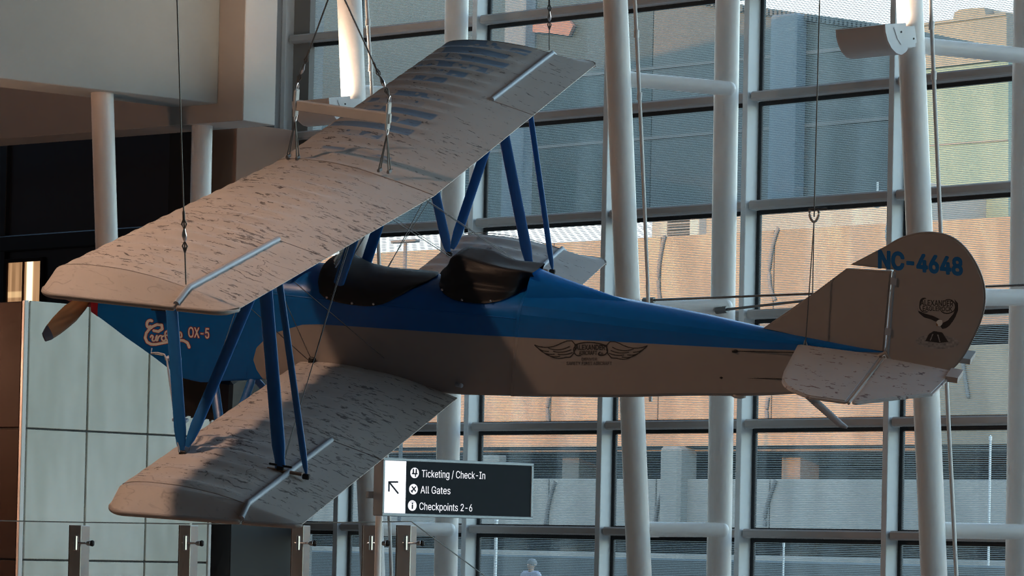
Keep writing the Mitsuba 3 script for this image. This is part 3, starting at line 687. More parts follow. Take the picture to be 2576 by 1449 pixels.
k2 = cover_part(V2, 'cockpit_cover', 'black canvas cover humped over the rear cockpit')
for V, key, idx in ((V1, k1, (3, 9, 14)), (V2, k2, (4, 13, 22, 32))):
    for i in idx:
        q = V[i][0] + [0, .004, .018]
        part('snap', lathe([(0, .012), (.006, .011), (.011, .004)], q, (0, 1, 0), 10), 'm_chrome', key, smooth=30)
# windshield
ws = []
for t in np.linspace(0, 1, 9):
    a = -1.25 + 2.5 * t
    ws.append([[-.70 - .10 * math.cos(a) * 0 + .13 * (math.cos(a) - .3), .27 * math.sin(a), -.885 + .02 * math.cos(a)], [-.84 + .13 * (math.cos(a) - .3), .25 * math.sin(a), -.60 + .05 * math.cos(a)]])
ws = np.array(ws)
kw_ = part('windshield', grid(ws), 'm_glass')
part('windshield_frame', tube(np.vstack([ws[:1, 0], ws[:, 1], ws[-1:, 0]]), .008, 6), 'p_silver', kw_, smooth=True)

# tail
def flat(name, P2, th, m, parent=plane, yc=0.0, n=60, sm=True):
    P2 = np.asarray(P2, float)
    poly = sg.Polygon(P2).buffer(0)
    V = []
    inner = poly.buffer(-.016)
    a = extrude(poly, (0, yc - th / 4, 0), (1, 0, 0), (0, 0, 1), (0, 1, 0), th / 2)
    b = extrude(inner, (0, yc - th / 2, 0), (1, 0, 0), (0, 0, 1), (0, 1, 0), th)
    return part(name, join(a, b), m, parent)
fin = flat('fin', [(-4.58, -.84), (-5.01, -.44), (-5.264, -.187), (-5.655, -.150), (-5.668, -.88), (-5.2, -.88)], .034, 'p_fabric')
rud_curve = spline([(-5.584, .063), (-5.743, .178), (-5.961, .243), (-6.152, .22), (-6.341, .066), (-6.463, -.161), (-6.483, -.37), (-6.422, -.63), (-6.33, -.85), (-6.268, -.936)], 60)
rudder = flat('rudder', np.vstack([[(-5.295, -.148)], rud_curve, [(-6.1, -1.0), (-5.74, -.98), (-5.68, -.90), (-5.672, -.135)]]), .036, 'p_fabric')
part('hinge_post', tube([(-5.678, .012, -.15), (-5.70, .012, -.90)], .016, 12), 'p_silver', rudder, smooth=40)
for z in (-.25, -.7): part('hinge_bracket', box((-5.68, .028, z), WAX, (-.03, -.012, -.012), (.02, .006, .05)), 'p_silver', rudder)
zst = -.905
def hflat(name, P2, th, m, parent=plane):
    poly = sg.Polygon(P2).buffer(-.03).buffer(.03)
    a = extrude(poly, (0, 0, zst - th / 4), (1, 0, 0), (0, 1, 0), (0, 0, 1), th / 2); b = extrude(poly.buffer(-.02), (0, 0, zst - th / 2), (1, 0, 0), (0, 1, 0), (0, 0, 1), th)
    return part(name, join(a, b), m, parent)
for s in (1, -1):
    st = np.vstack([[(-4.93, .10 * s)], spline([(-5.0, .95), (-5.03, 1.15), (-5.08, 1.31), (-5.20, 1.46), (-5.36, 1.55)], 16) * [1, s], [(-5.668, 1.53 * s), (-5.668, .04 * s)]])
    stab = hflat('stabilizer', st, .034, 'p_tail')
    el = [(-5.70, .10 * s), (-5.70, 1.555 * s), (-6.27, .93 * s), (-6.325, .17 * s)]
    elev = hflat('elevator', el, .032, 'p_tail')
    part('trim_tab', box((-6.315, 0, zst), WAX, (-.075, min(.17 * s, .44 * s), -.012), (.03, max(.17 * s, .44 * s), .035)), 'p_fabric', elev)
    part('hinge_tube', tube([(-5.684, .08 * s, zst + .008), (-5.684, 1.55 * s, zst + .008)], .013, 8), 'p_fabric', stab, smooth=True)
    part('control_horn', tube([(-5.62, .09 * s, zst - .0), (-5.70, .10 * s, zst + .06), (-5.74, .10 * s, zst + .0)], .016, 8), 'p_fabric', elev, smooth=True)
def tail_col(p, n, uv):
    x, y, z = local(p)
    m = smoothstep(.74, .80, noise(x * 13, y * 24, 3.0) * .62 + noise(x * 45, y * 70) * .38)
    return mix(mix((.385, .3773, .3773), (.4312, .4235, .4235), fbm(x * 3, y * 3)), mix((.10, .09, .12), (.22, .11, .09), noise(x * 3, y * 3, 7.0)), m * .8)
mat('p_tail', prin(proc(tail_col), .5))
part('tail_skid', tube([(-4.92, .0, -1.30), (-5.12, 0, -1.42), (-5.36, 0, -1.585), (-5.42, 0, -1.60)], [.02, .035, .03, .012], 12), 'p_silver', smooth=40)
part('belly_fitting', lathe([(0, .07), (.02, .07), (.035, .03)], (-4.45, .10, -1.43), (0, .2, -1), 16), 'p_fabric', smooth=30)

# nose: spinner, propeller, radiator
hub = on_y((228, 742), 0.0)
part('spinner', lathe([(-.14, .10), (-.10, .115), (.05, .112), (.2, .088), (.33, .05), (.40, .02), (.41, .0)], hub, (1, 0, 0), 28), 'p_red', smooth=40)
prop = part('propeller', lathe([(-.09, .10), (.09, .10)], hub, (1, 0, 0), 20), 'p_wood', smooth=30)
def blade(s, r0, r1):
    V = []
    for r in np.linspace(r0, r1, 14):
        t = (r - .08) / .96
        ch = np.interp(t, [0, .15, .4, .7, .9, 1.0], [.085, .135, .178, .165, .13, .085]); tk = np.interp(t, [0, .2, 1], [.085, .05, .014]); tw = math.radians(np.interp(t, [0, .3, 1], [62, 42, 22]))
        th = np.linspace(0, 2 * math.pi, 18, endpoint=False)
        c, k = ch / 2 * np.cos(th), tk / 2 * np.sin(th)
        ax = np.array([0, .991, -.131]) * s
        up = np.array([0, .131, .991])
        V.append(hub + ax * r + np.outer(c * math.cos(tw) - k * math.sin(tw), up) + np.outer(c * math.sin(tw) + k * math.cos(tw), [s, 0, 0]))
    return grid(np.array(V), closev=True, caps=True)
for s in (1, -1):
    b = part('blade', blade(s, .06, .905), 'p_wood', prop, smooth=40)
    part('blade_tip', blade(s, .90, 1.04), 'p_tipmetal', prop, smooth=40)
rad = part('radiator', bbox((.48, -.05, -2.26), WAX, (-.27, -.24, -.20), (.24, .24, .20), .03), 'm_black')
for i in range(8): part('fin_slat', box((.48, -.05, -2.46), WAX, (-.25 + i * .06, -.22, -.012), (-.235 + i * .06, .22, .008)), 'm_black', rad)
def strut(name, p0, p1, chord, th, parent=plane, m='p_strut', taper=.35):
    p0, p1 = np.array(p0, float), np.array(p1, float); t = np.array([0, .035, .10, .90, .965, 1.0]); sc = np.array([taper, .75, 1, 1, .75, taper])
    P = p0 + (p1 - p0) * t[:, None]
    e = (p1 - p0) / np.linalg.norm(p1 - p0); a = np.array([1.0, 0, 0]) - e[0] * e; a /= np.linalg.norm(a); b = np.cross(e, a)
    ang = np.arange(20) * 2 * np.pi / 20
    V = P[:, None] + sc[:, None, None] * (chord / 2 * np.cos(ang)[None, :, None] * a + (th / 2 * np.sin(ang))[None, :, None] * b)
    return part(name, grid(V, closev=True, caps=True), m, parent, smooth=45)
def fitting(p, s=.03): return part('strut_fitting', bbox(p, WAX, (-s, -s * .6, -s * .7), (s, s * .6, s * .7), .006), 'm_black')
for s, yt in ((1, (2.90, 2.93, 3.26, 2.6)), (-1, (3.37, 3.44, 3.69, 3.86))):
    zu = lambda y: .0454 * y - .05
    strut('interplane_strut', (-.62, 3.51 * s, -1.60), (-.15, yt[0] * s, zu(yt[0])), .105, .04)
    strut('interplane_strut', (-1.47, 3.49 * s, -1.595), (-1.0, yt[1] * s, zu(yt[1])), .115, .042, taper=.8)
    strut('aileron_strut', (-1.70, 3.51 * s, -1.60), (-1.25, yt[2] * s, zu(yt[2]) - .03), .058, .03)
    strut('diagonal_strut', (-.66, 3.50 * s, -1.55), (-1.0, yt[3] * s, zu(yt[3])), .10, .04)
    for q in ((-.63, 3.51 * s, -1.605), (-1.47, 3.49 * s, -1.60), (-1.70, 3.51 * s, -1.625)): fitting(q)
    part('strut_bracket', bbox((-1.47, 3.49 * s, -1.575), WAX, (-.10, -.008, -.008), (.10, .008, .008), .004), 'm_black')
    part('pad', bbox((-1.46, 3.49 * s, -1.617), WAX, (-.20, -.022, -.012), (.27, .022, .008), .006), 'p_rust')
    # cabane struts
    strut('cabane_strut', (-.33, .33 * s, -1.02), (-.18, .36 * s, -.06), .09, .035)
    strut('cabane_strut', (-.78, .36 * s, -1.02), (-1.02, .36 * s, -.09), .10, .038)
    fitting((-.78, .385 * s, -1.03), .035)
    # landing gear leg
    strut('gear_leg', (.36, .30 * s, -1.99), (.05, .75 * s, -2.55), .09, .04)
    strut('gear_leg', (-.05, .36 * s, -1.90), (.03, .75 * s, -2.55), .08, .035)
part('gear_axle', tube([(.04, -.8, -2.55), (.04, .8, -2.55)], .025, 12), 'm_black', smooth=40)
for s in (1, -1):
    wk_ = part('wheel', lathe([(-.05, .12), (-.055, .2), (-.04, .26), (0, .28), (.04, .26), (.055, .2), (.05, .12)], (.04, .84 * s, -2.55), (0, 1, 0), 28), 'm_black', smooth=40)
    part('hub_disc', lathe([(-.052, .19), (0, .05), (.052, .19)], (.04, .84 * s, -2.55), (0, 1, 0), 24), 'p_blue', wk_, smooth=30)
# bracing wires
def wire(p, q, r=.0035, m='p_wire'): part('bracing_wire', tube([p, q], r, 5), m, smooth=True)
for s in (1, -1):
    root_f, root_r = (-.62, .42 * s, -1.68), (-1.35, .42 * s, -1.63)
    uf, ur = (-.16, 3.15 * s, .06), (-1.0, 3.2 * s, .06)
    wire(root_f, (uf[0], (2.95 if s > 0 else 3.4) * s, .06)); wire((-.62, .42 * s, -1.66), (ur[0], (2.95 if s > 0 else 3.4) * s, .06))
    wire((-.66, 3.45 * s, -1.60), (-.2, .40 * s, -.06), .003, 'p_wire'); wire((-1.46, 3.43 * s, -1.60), (-1.0, .40 * s, -.09))
    wire((-1.46, 3.40 * s, -1.60), (-.98, .40 * s, -.09))
wire(on_y((740, 709), .9), on_y((966, 900), .42)); wire(on_y((968, 690), -.3), (-1.0, -2.6, .03), .0045)
wire((-.2, -.36, -.08), (-.75, -3.3, -1.60), .0045)
root_fit = part('wing_root_fitting', bbox((-.62, .42, -1.675), WAX, (-.03, -.02, -.05), (.03, .02, .05), .008), 'm_black')
for px, dx in (((1842, 883), 1.0), ((1807, 949), .62)):
    q = on_y(px, .17)
    part('control_cable', tube([q, q + [-dx, -.07 * dx, .115 * dx]], .004, 5), 'm_black', smooth=True)
    part('fairlead', lathe([(0, .012), (.03, .016), (.05, .008)], q, (-1, 0, .1), 8), 'm_black', smooth=True)
def by_strut(px, off=.035): t = (1146 - px[1]) / 361; return on_y(px, 3.51 - .61 * t + off)
kp = part('pitot_tube', tube(np.array([by_strut(q) for q in ((380, 889), (398, 888), (413, 892), (420, 904), (424, 935), (440, 1050), (451, 1138))]), .009, 8), 'p_silver', smooth=True)
part('pitot_fork', tube(np.array([by_strut(q) for q in ((382, 876), (380, 889), (410, 894))]), .006, 6), 'p_silver', kp, smooth=True)
for px in ((436, 903), (454, 1056)): part('strap', bbox(by_strut(px, .0), WAX, (-.062, -.03, -.014), (.062, .034, .014), .004), 'p_silver', kp)
part('exhaust_port', tube([(.80, .35, -1.40), (.95, .37, -1.41)], .06, 16, r2=.035), 'm_black', smooth=40)
part('step_peg', lathe([(0, .02), (.1, .02), (.11, .0)], (-1.98, .41, -1.66), (-.6, .7, .2), 12), 'p_silver', smooth=40)

# writing and emblems on the skin
def on_side(px, off=.004):
    y = .4
    for _ in range(20): q = on_y(px, y); y = hw(q[0]) + .006 if q[0] < -2.48 else hw(q[0])
    q = on_y(px, y + off); return q
def decal(name, poly, m, proj, parent, lift=.0):
    """Flat print: a shape drawn on the skin, one thin sheet following it."""
    vs, fs, n = [], [], 0
    for g in getattr(poly, 'geoms', [poly]):
        if g.area < 1e-6: continue
        v, f = trimesh.creation.triangulate_polygon(g, engine='earcut')
        vs.append(v); fs.append(f + n); n += len(v)
    v = np.vstack(vs); f = np.vstack(fs)
    P = np.array([proj(q) for q in v]) + np.array([0, lift, 0])
    fn = np.cross(P[f[:, 1]] - P[f[:, 0]], P[f[:, 2]] - P[f[:, 0]])
    if fn[:, 1].sum() < 0: f = f[:, ::-1]
    return part(name, (P, f), m, parent)
def text2d(s, bold=True):
    t = meshkit.text_mesh(s, 1.0, .1, bold); V = np.array(t.vertices); f = np.array(t.faces)
    top = np.abs(t.face_normals[:, 2] - 1) < .01
    tris = [sg.Polygon(V[q][:, :2]) for q in f[top]]
    u = unary_union([q.buffer(.002) for q in tris if q.area > 0])
    return u
from shapely import affinity as sa
def fit_text(s, x0, x1, yb, yt, slope=0.0, bold=True):
    u = text2d(s, bold); b = u.bounds
    u = sa.translate(u, -b[0], 0); b = u.bounds
    sx, sy_ = (x1 - x0) / b[2], (yb - yt) / 1.0
    return sa.affine_transform(u, [sx, 0, slope * sx, -sy_, x0, yb])
def strokes(paths, w, k=5.152, o=(220, 720)):
    return unary_union([sg.LineString(spline(np.array(p, float) / k + o, 20) if len(p) > 2 else np.array(p, float) / k + o).buffer(w / k / 2) for p in paths])
# script lettering on the cowling
CUR = [[(835, 450), (795, 447), (772, 480), (780, 525), (815, 520)],
       [(860, 575), (905, 590), (955, 570), (978, 530), (950, 495), (890, 500), (815, 545), (762, 610), (752, 690), (790, 738), (860, 755), (940, 742), (1040, 722), (1140, 700), (1220, 700), (1280, 720), (1312, 760), (1318, 790)]]
CUR2 = [[(818, 660), (842, 640), (850, 655), (840, 695), (855, 710), (885, 690), (900, 640)], [(900, 640), (888, 690), (902, 708)], [(908, 706), (930, 650), (940, 642), (965, 650)], [(985, 645), (968, 695), (985, 706), (1010, 690)],
        [(1050, 590), (1024, 690), (1040, 704), (1062, 686)], [(1090, 588), (1064, 690), (1080, 702), (1098, 686)], [(1028, 634), (1110, 630)], [(1122, 640), (1108, 690), (1122, 700), (1150, 680)], [(1150, 680), (1178, 600), (1190, 640), (1180, 668), (1160, 660)], [(1190, 660), (1206, 598), (1222, 640), (1214, 662), (1196, 658)]]
flat_side = lambda off: (lambda q: on_side(q, off))
a_, b_ = strokes(CUR, 34), strokes(CUR2, 20)
decal('script_outline', unary_union([a_.buffer(1.6), b_.buffer(1.5)]), 'p_letter_red', flat_side(.003), kc)
decal('script_lettering', unary_union([a_, b_]), 'p_letter_white', flat_side(.006), kc)
ox = fit_text('OX-5', 474, 526, 848, 823, 0, False); ox = sa.skew(ox, 0, 3.5, origin=(474, 836)); ox = ox.buffer(.5)
decal('number_outline', ox.buffer(1.7), 'p_letter_red', flat_side(.003), kc)
decal('number_lettering', ox, 'p_letter_white', flat_side(.006), kc)
# winged emblem on the rear fuselage
wings = []
for m in (0, 1):
    fx = (lambda x: x) if m == 0 else (lambda x: 2 * 1486.5 - x)
    dy = 0 if m == 0 else 2
    base = [[(1345, 868), (1375, 874), (1400, 869), (1425, 858), (1440, 858), (1447, 868), (1445, 885), (1438, 896), (1422, 899)],
            [(1345, 868), (1360, 880), (1380, 884)], [(1352, 874), (1372, 889), (1394, 891)], [(1362, 882), (1385, 896), (1408, 896)], [(1376, 890), (1398, 901), (1422, 899)],
            [(1380, 876), (1405, 880), (1432, 872)], [(1392, 884), (1412, 886), (1436, 880)], [(1404, 891), (1420, 892), (1440, 887)]]
    for q in base: wings.append(sg.LineString(spline([(fx(x), y + dy) for x, y in q], 14)).buffer(1.05))
scroll = [sg.LineString(spline(q, 16)).buffer(1.3) for q in ([(1452, 868), (1444, 876), (1446, 890), (1460, 894)], [(1512, 870), (1524, 872), (1528, 884), (1516, 894), (1505, 892), (1508, 886)], [(1446, 868), (1470, 862), (1500, 863), (1526, 870)])]
emb = unary_union(wings + scroll + [fit_text('ALEXANDER', 1447, 1522, 880, 867.5, .0), fit_text('AIRCRAFT', 1456, 1502, 892.5, 883), fit_text('Co', 1507, 1517, 892.5, 885.5)])
decal('winged_emblem', emb, 'p_letter_black', flat_side(.004), kr)
decal('small_lettering', unary_union([fit_text('DENVER', 1463, 1502, 907, 900, 0, False).buffer(.15), fit_text('SAFETY FIRST AIRCRAFT', 1425, 1539, 918, 910, 0, False).buffer(.15)]), 'p_letter_blackish', flat_side(.004), kr)
mat('p_letter_blackish', prin((.10, .08, .08), .6))
# tail number and eagle emblem on the rudder
on_rud = lambda off: (lambda q: on_y(q, .018 + off))
nc = fit_text('NC-4648', 0, 216, 0, -49, 0, True)
nc = sa.affine_transform(nc, [.975, 0, .088, .84, 2210, 672.5]).buffer(1.6, join_style=2)
decal('tail_number', nc, 'p_letter_blue', on_rud(.003), rudder)
k8 = lambda P: [(1900 + x / 2.684, 560 + y / 2.684) for x, y in P]
def poly8(P, n=None): return sg.Polygon(k8(P)).buffer(0)
txt = unary_union([fit_text('ALEXANDER', 2315, 2398, 768, 754.5, .03), fit_text('EAGLEROCK', 2321, 2395, 781.5, 770.5, .02)])
arcs = unary_union([sg.LineString(spline(k8(q), 30)).buffer(1.3) for q in ([(1140, 515), (1112, 550), (1118, 590), (1160, 602)], [(1285, 525), (1320, 522), (1345, 545), (1348, 585), (1320, 608), (1280, 612), (1258, 600)], [(1112, 548), (1130, 512), (1150, 512)])])
decal('emblem_lettering', unary_union([txt, arcs]), 'p_letter_black', on_rud(.003), rudder)
lw = poly8([(1088, 563), (1102, 596), (1140, 612), (1200, 630), (1245, 652), (1255, 668), (1225, 672), (1190, 655), (1140, 640), (1105, 610)])
rw = poly8([(1345, 518), (1368, 545), (1370, 590), (1350, 640), (1330, 672), (1312, 695), (1290, 712), (1262, 718), (1250, 700), (1262, 680), (1300, 660), (1338, 615), (1354, 565)])
decal('eagle_wings', unary_union([lw, rw]), 'p_letter_black', on_rud(.003), rudder)
decal('eagle_head', poly8([(1222, 668), (1240, 654), (1262, 660), (1264, 684), (1248, 700), (1232, 698)]), 'p_letter_white', on_rud(.005), rudder)
decal('eagle_beak', poly8([(1222, 676), (1234, 690), (1232, 702), (1220, 694)]), 'p_wood', on_rud(.006), rudder)
ring = sa.rotate(sa.scale(sg.Point(1900 + 1230 / 2.684, 560 + 805 / 2.684).buffer(1, 24), 55, 17.5), 3)
decal('raft_ring', ring, 'p_raft', on_rud(.003), rudder)
decal('raft_dome', unary_union([poly8([(1148, 800), (1172, 752), (1205, 732), (1262, 742), (1304, 806), (1240, 812)])]), 'p_letter_black', on_rud(.005), rudder)
decal('raft_window', unary_union([poly8([(1228, 755), (1236, 756), (1250, 808), (1244, 808)]), poly8([(1196, 752), (1202, 752), (1184, 798), (1178, 796)])]), 'p_raft', on_rud(.007), rudder)

# ---------------------------------------------------------------- what it hangs from
UPL = PW.T @ np.array([0, 0, 1.0])                         # world up in the plane's axes
hb = thing('hanging_bar', 'pale steel spreader bar above the middle of the upper wing', 'hanging bar')
HB = [np.array([1.0, 0, 0]), np.array([0, 1.0, 0]), np.array([0, 0, 1.0])]
def lpart(name, m, material, parent, smooth=False): return put(name, lm(m), material, parent, smooth)
lpart('beam', bbox((-.62, 0, .54), WAX, (-.45, -.03, -.045), (.45, .03, .045), .006), 'm_bar', hb)
for x in (-.18, -1.045):
    lpart('end_plate', bbox((x, 0, .555), WAX, (-.012, -.05, -.12), (.012, .05, .13), .01), 'm_bar', hb)
    lpart('shackle', tube(spline([(x, -.03, .66), (x, -.03, .70), (x, 0, .74), (x, .03, .70), (x, .03, .66)], 14), .010, 8), 'm_chrome', hb, True)
    lpart('shackle', tube(spline([(x, -.025, .46), (x, -.025, .42), (x, 0, .39), (x, .025, .42), (x, .025, .46)], 14), .009, 8), 'm_chrome', hb, True)
    for dx in (-.045, .045):
        for dy in (-.03, .03): lpart('hanger_wire', tube([(x, 0, .40), (x + dx, dy, .078)], .006, 6), 'm_cable', hb, True)
        lpart('wing_hook', bbox((x + dx, 0, .062), WAX, (-.012, -.04, -.012), (.012, .04, .016), .004), 'm_cable', hb)
def ceil_to(p, q):
    a, b = L2W(p), L2W(q); d = b - a; return a, a + d * ((HZ - a[2]) / d[2])
def hang(name, label, p, q, turn=None, r=.0055, mat_='m_cable', low=None):
    t = thing(name, label, 'cable')
    a, b = ceil_to(p, q); e = (b - a) / np.linalg.norm(b - a)
    put('wire_rope', tube([a, b], r, 6), mat_, t, smooth=True)
    if turn:
        c = a + e * turn
        sd = np.cross(e, [0, 1.0, 0]); sd /= np.linalg.norm(sd)
        for k, s in ((0.0, 1), (.17, -1)):
            o = c + e * k
            put('thimble', tube([o - e * .05 * s, o + sd * .018, o + e * .045 * s, o - sd * .018, o - e * .05 * s], .0065, 7), 'm_cable', t, smooth=True)
        put('swivel', lathe([(0, .008), (.02, .018), (.05, .02), (.08, .012), (.1, .008)], c + e * .035, e, 12), 'm_chrome', t, smooth=40)
        put('ferrule', tube([c + e * .21, c + e * .27], .011, 8), 'm_cable', t, smooth=True)
    return a, e
hang('suspension_cable', 'thin cable down to the near upper wing tip', (-1.10, 4.83, .225), (-1.036, 4.83, 1.0), .30)
hang('suspension_cable', 'thin cable down to the far upper wing tip', (-1.075, -5.0, .245), (-1.045, -5.0, .62), .26)
hang('suspension_cable', 'left of the two cables rising from the hanging bar', (-.18, 0, .735), (-.421, 0, 1.52), .06, .0075)
hang('suspension_cable', 'right of the two cables rising from the hanging bar', (-1.045, 0, .735), (-.53, 0, 1.62), .06, .0075)
a, e = hang('suspension_cable', 'thin cable down to the tail, above the fin', tuple(on_y((2048, 545), .10)), tuple(on_y((2062, 0), .10)), None, .0055)
tk = [k for k in labels if k.startswith('suspension_cable')][-1]
put('shackle', tube(spline([a + np.array([-.03, 0, .06]), a + np.array([-.035, 0, .0]), a + np.array([0, 0, -.045]), a + np.array([.035, 0, .0]), a + np.array([.03, 0, .06])], 16), .011, 8), 'm_bar', tk, smooth=True)
put('shackle_pin', tube([a + np.array([-.05, 0, .06]), a + np.array([.11, 0, .07])], .012, 8), 'm_cable', tk, smooth=True)
for yy, zz in ((.125, -.985), (-.125, -.985)):
    q = L2W((-5.0, yy, zz + .10)); put('sling_wire', tube([a + np.array([0, 0, -.045]), q], .0045, 6), 'm_cable', tk, smooth=True)
    c = L2W((-5.0, yy, zz + .07)); put('sling_shackle', tube([c + np.array([0, 0, .07]), c + np.array([-.025, 0, 0]), c + np.array([-.025, 0, -.06]), c + np.array([.025, 0, -.06]), c + np.array([.025, 0, 0]), c + np.array([0, 0, .07])], .007, 7), 'm_chrome', tk, smooth=True)
    put('pad_eye', bbox(L2W((-5.0, yy * .95, zz)), WAX, (-.03, -.03, -.03), (.03, .03, .02), .006), 'm_black', tk)

# ---------------------------------------------------------------- outside: parking structure, upper building, right-hand block, street
XO = np.array([wp(3, 0)[0], wp(3, 0)[1], 0.0])
def wallplane(dist):
    o = XO + EN * dist
    def f(px, py): q = on_plane(px, py, o, EN) - o; return q @ EA, q[2]
    return o, f
def streaks(a, b, sx, sz, lo=.35, hi=.7):
    def fn(p, n, uv):
        s = p.x * .732 - p.y * .681
        w = fbm(s * sx + .25 * p.z, p.z * sz, 3.0, 4); g = noise(s * sx * 5, p.z * sz * 2)
        return mix(a, b, smoothstep(lo, hi, w * .8 + g * .2))
    return proc(fn)
mat('x_concrete_sunlit', prin(streaks((.154, .1232, .0878), (.2233, .1848, .1347), .9, .16), .85))  # orange of the low sun mixed into the concrete colour
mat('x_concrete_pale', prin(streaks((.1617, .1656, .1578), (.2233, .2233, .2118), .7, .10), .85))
mat('x_dark', prin((.0231, .0262, .0308), .8))
mat('x_joint', prin((.1001, .1001, .1001), .8))
mat('x_teal', prin(streaks((.0277, .0423, .0477), (.0631, .0647, .0631), .22, .35), .6))
mat('x_tealcol', prin((.0693, .1001, .127), .6))
mat('x_beige', prin(streaks((.1078, .1116, .1001), (.1463, .1463, .127), .5, .12), .85))
mat('x_grey', prin((.2464, .2541, .2541), .8))
mat('x_asphalt', prin((.09, .09, .095), .9))
GD = 45.0
g0, gp = wallplane(GD)
def bandz(x, *ys): return [gp(x, y)[1] for y in ys]
zt1, = bandz(1900, 581); zb1 = bandz(1900, 792)[0]; zt2 = bandz(2500, 866)[0]; zb2 = bandz(1900, 1071)[0]
zy1, zy2 = bandz(1900, 1085)[0], bandz(1900, 1122)[0]
zt3, zb3 = bandz(1900, 1206)[0], bandz(1900, 1360)[0]
zt4, zb4 = bandz(1900, 1398)[0], bandz(1900, 1436)[0]
sl_, sr_ = gp(500, 700)[0], gp(2800, 700)[0]
gar = thing('parking_garage', 'long concrete parking garage across the road, its upper parapets in low sun', 'building')
step = gp(1945, 700)[0] - gp(1660, 700)[0]; off0 = gp(1660, 700)[0]
edges = [off0 + step * i for i in range(-40, 60) if sl_ - step < off0 + step * i < sr_ + step]
GA = [EA, EN, EZ]
for zlo, zhi, m, th in ((zb1, zt1, 'x_concrete_sunlit', .3), (zb2, zt2, 'x_concrete_sunlit', .3), (zb3, zt3, 'x_concrete_pale', .3)):  # one concrete: warm copy for sunlit parapets, cool copy for the shaded one
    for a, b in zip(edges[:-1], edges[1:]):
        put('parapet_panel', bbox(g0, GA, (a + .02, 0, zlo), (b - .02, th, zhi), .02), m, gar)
put('ledge', bbox(g0, GA, (sl_, -.12, zy1), (sr_, .3, zb2 - .12), .02), 'x_grey', gar)
put('soffit_beam', bbox(g0, GA, (sl_, -.06, zy2), (sr_, .3, zy1 - .02), .02), 'x_concrete_sunlit', gar)
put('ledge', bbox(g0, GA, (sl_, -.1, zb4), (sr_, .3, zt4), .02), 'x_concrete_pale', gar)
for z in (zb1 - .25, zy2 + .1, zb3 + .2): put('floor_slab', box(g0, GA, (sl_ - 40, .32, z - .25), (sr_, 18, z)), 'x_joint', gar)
put('rear_wall', box(g0, GA, (sl_ - 60, 18, -.3), (sr_ + 40, 18.4, zt1 - .3)), 'x_grey', gar)
for a in edges[::2]:
    put('pillar', box(g0, GA, (a - .35, 1.0, 0), (a + .35, 1.9, zt1 - .3)), 'x_joint', gar)
hose = [((1958, 572), (1945, 612), (1937, 655), (1935, 700), (1940, 732), (1950, 755)), ((1672, 592), (1662, 640), (1656, 700), (1660, 752)), ((1380, 1000), (1377, 1030), (1380, 1066)), ((1932, 1000), (1928, 1030), (1931, 1062)), ((2420, 890), (2426, 940), (2436, 1000)),
        ((1396, 1212), (1384, 1250), (1376, 1290), (1372, 1320)), ((1950, 1208), (1936, 1250), (1925, 1290), (1924, 1322)), ((1675, 1212), (1661, 1250), (1650, 1300), (1648, 1330))]
for q in hose:
    P = [on_plane(x, y, g0 - EN * .06, EN) for x, y in q]
    put('hanging_hose', tube(spline(P, 12), .055, 8), 'x_joint', gar, smooth=True)
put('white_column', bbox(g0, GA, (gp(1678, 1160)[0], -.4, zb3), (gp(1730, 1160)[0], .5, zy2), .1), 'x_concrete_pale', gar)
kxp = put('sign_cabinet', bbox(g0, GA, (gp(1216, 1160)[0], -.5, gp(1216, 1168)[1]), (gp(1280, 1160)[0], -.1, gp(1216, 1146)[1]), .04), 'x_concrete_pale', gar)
# rooftop plant building on the garage
h0, hp = wallplane(GD + 8)
pb = thing('plant_building', 'pale rooftop plant building with a dark louvre above the garage parapet', 'building')
za = hp(1900, 640)[1]
put('block', bbox(h0, GA, (hp(1637, 560)[0], 0, za), (hp(2246, 560)[0], 6, hp(1900, 470)[1]), .05), 'x_concrete_pale', pb)
lx0, lx1 = hp(1680, 570)[0], hp(1747, 570)[0]; lz0, lz1 = hp(1700, 592)[1], hp(1700, 530)[1]
put('louvre_frame', box(h0, GA, (lx0, -.05, lz0), (lx1, .05, lz1)), 'x_dark', pb)
for i in range(9): put('louvre_blade', box(h0, GA, (lx0 + .05, -.12, lz0 + (lz1 - lz0) * i / 9), (lx1 - .05, -.04, lz0 + (lz1 - lz0) * (i + .45) / 9)), 'x_joint', pb)
put('duct', bbox(h0, GA, (lx1 + .1, -.4, za), (lx1 + .5, .1, hp(1900, 500)[1]), .03), 'x_grey', pb)
# sky bridge building in front, hiding most of the sky
b0, bp = wallplane(15.0)
br = thing('bridge_building', 'dark teal elevated building with a sloping corrugated roof edge behind the upper windows', 'building')
zbt = bp(1500, 545)[1]
roof = [(1700, -18), (1746, -6), (1866, 17), (1928, 26), (2060, 44), (2200, 63), (2246, 70)]
xs_r = [bp(*q) for q in roof]; xg = bp(1640, 300)[0]
poly = [(bp(560, 300)[0], zbt), (bp(560, 0)[0], xs_r[0][1] + 1.6)] + xs_r + [(xs_r[-1][0], zbt)]
pf = sg.Polygon(poly)
put('facade', extrude(pf.intersection(sg.box(xg, -9, 999, 99)), b0, EA, EZ, EN, .45), 'x_teal', br)
put('shaded_facade', extrude(pf.intersection(sg.box(-999, -9, xg - .02, 99)), b0, EA, EZ, EN, .45), 'x_teal_shade', br)  # left stretch of the same wall, shade put into a darker teal
mat('x_teal_shade', prin(streaks((.0046, .0185, .0239), (.0092, .0223, .0262), .3, .4), .5, spec=.5))
xe_ = on_plane(2228, 300, b0 + EN * 5.5, EN) @ EA - b0 @ EA
poly2 = [(min(x, xe_), z + 1.6) if i in (0, len(poly) - 1) else (min(x, xe_), z - .05) for i, (x, z) in enumerate(poly)]
put('main_body', extrude(sg.Polygon(poly2), b0 + EN * .45, EA, EZ, EN, 5.0), 'x_teal', br)
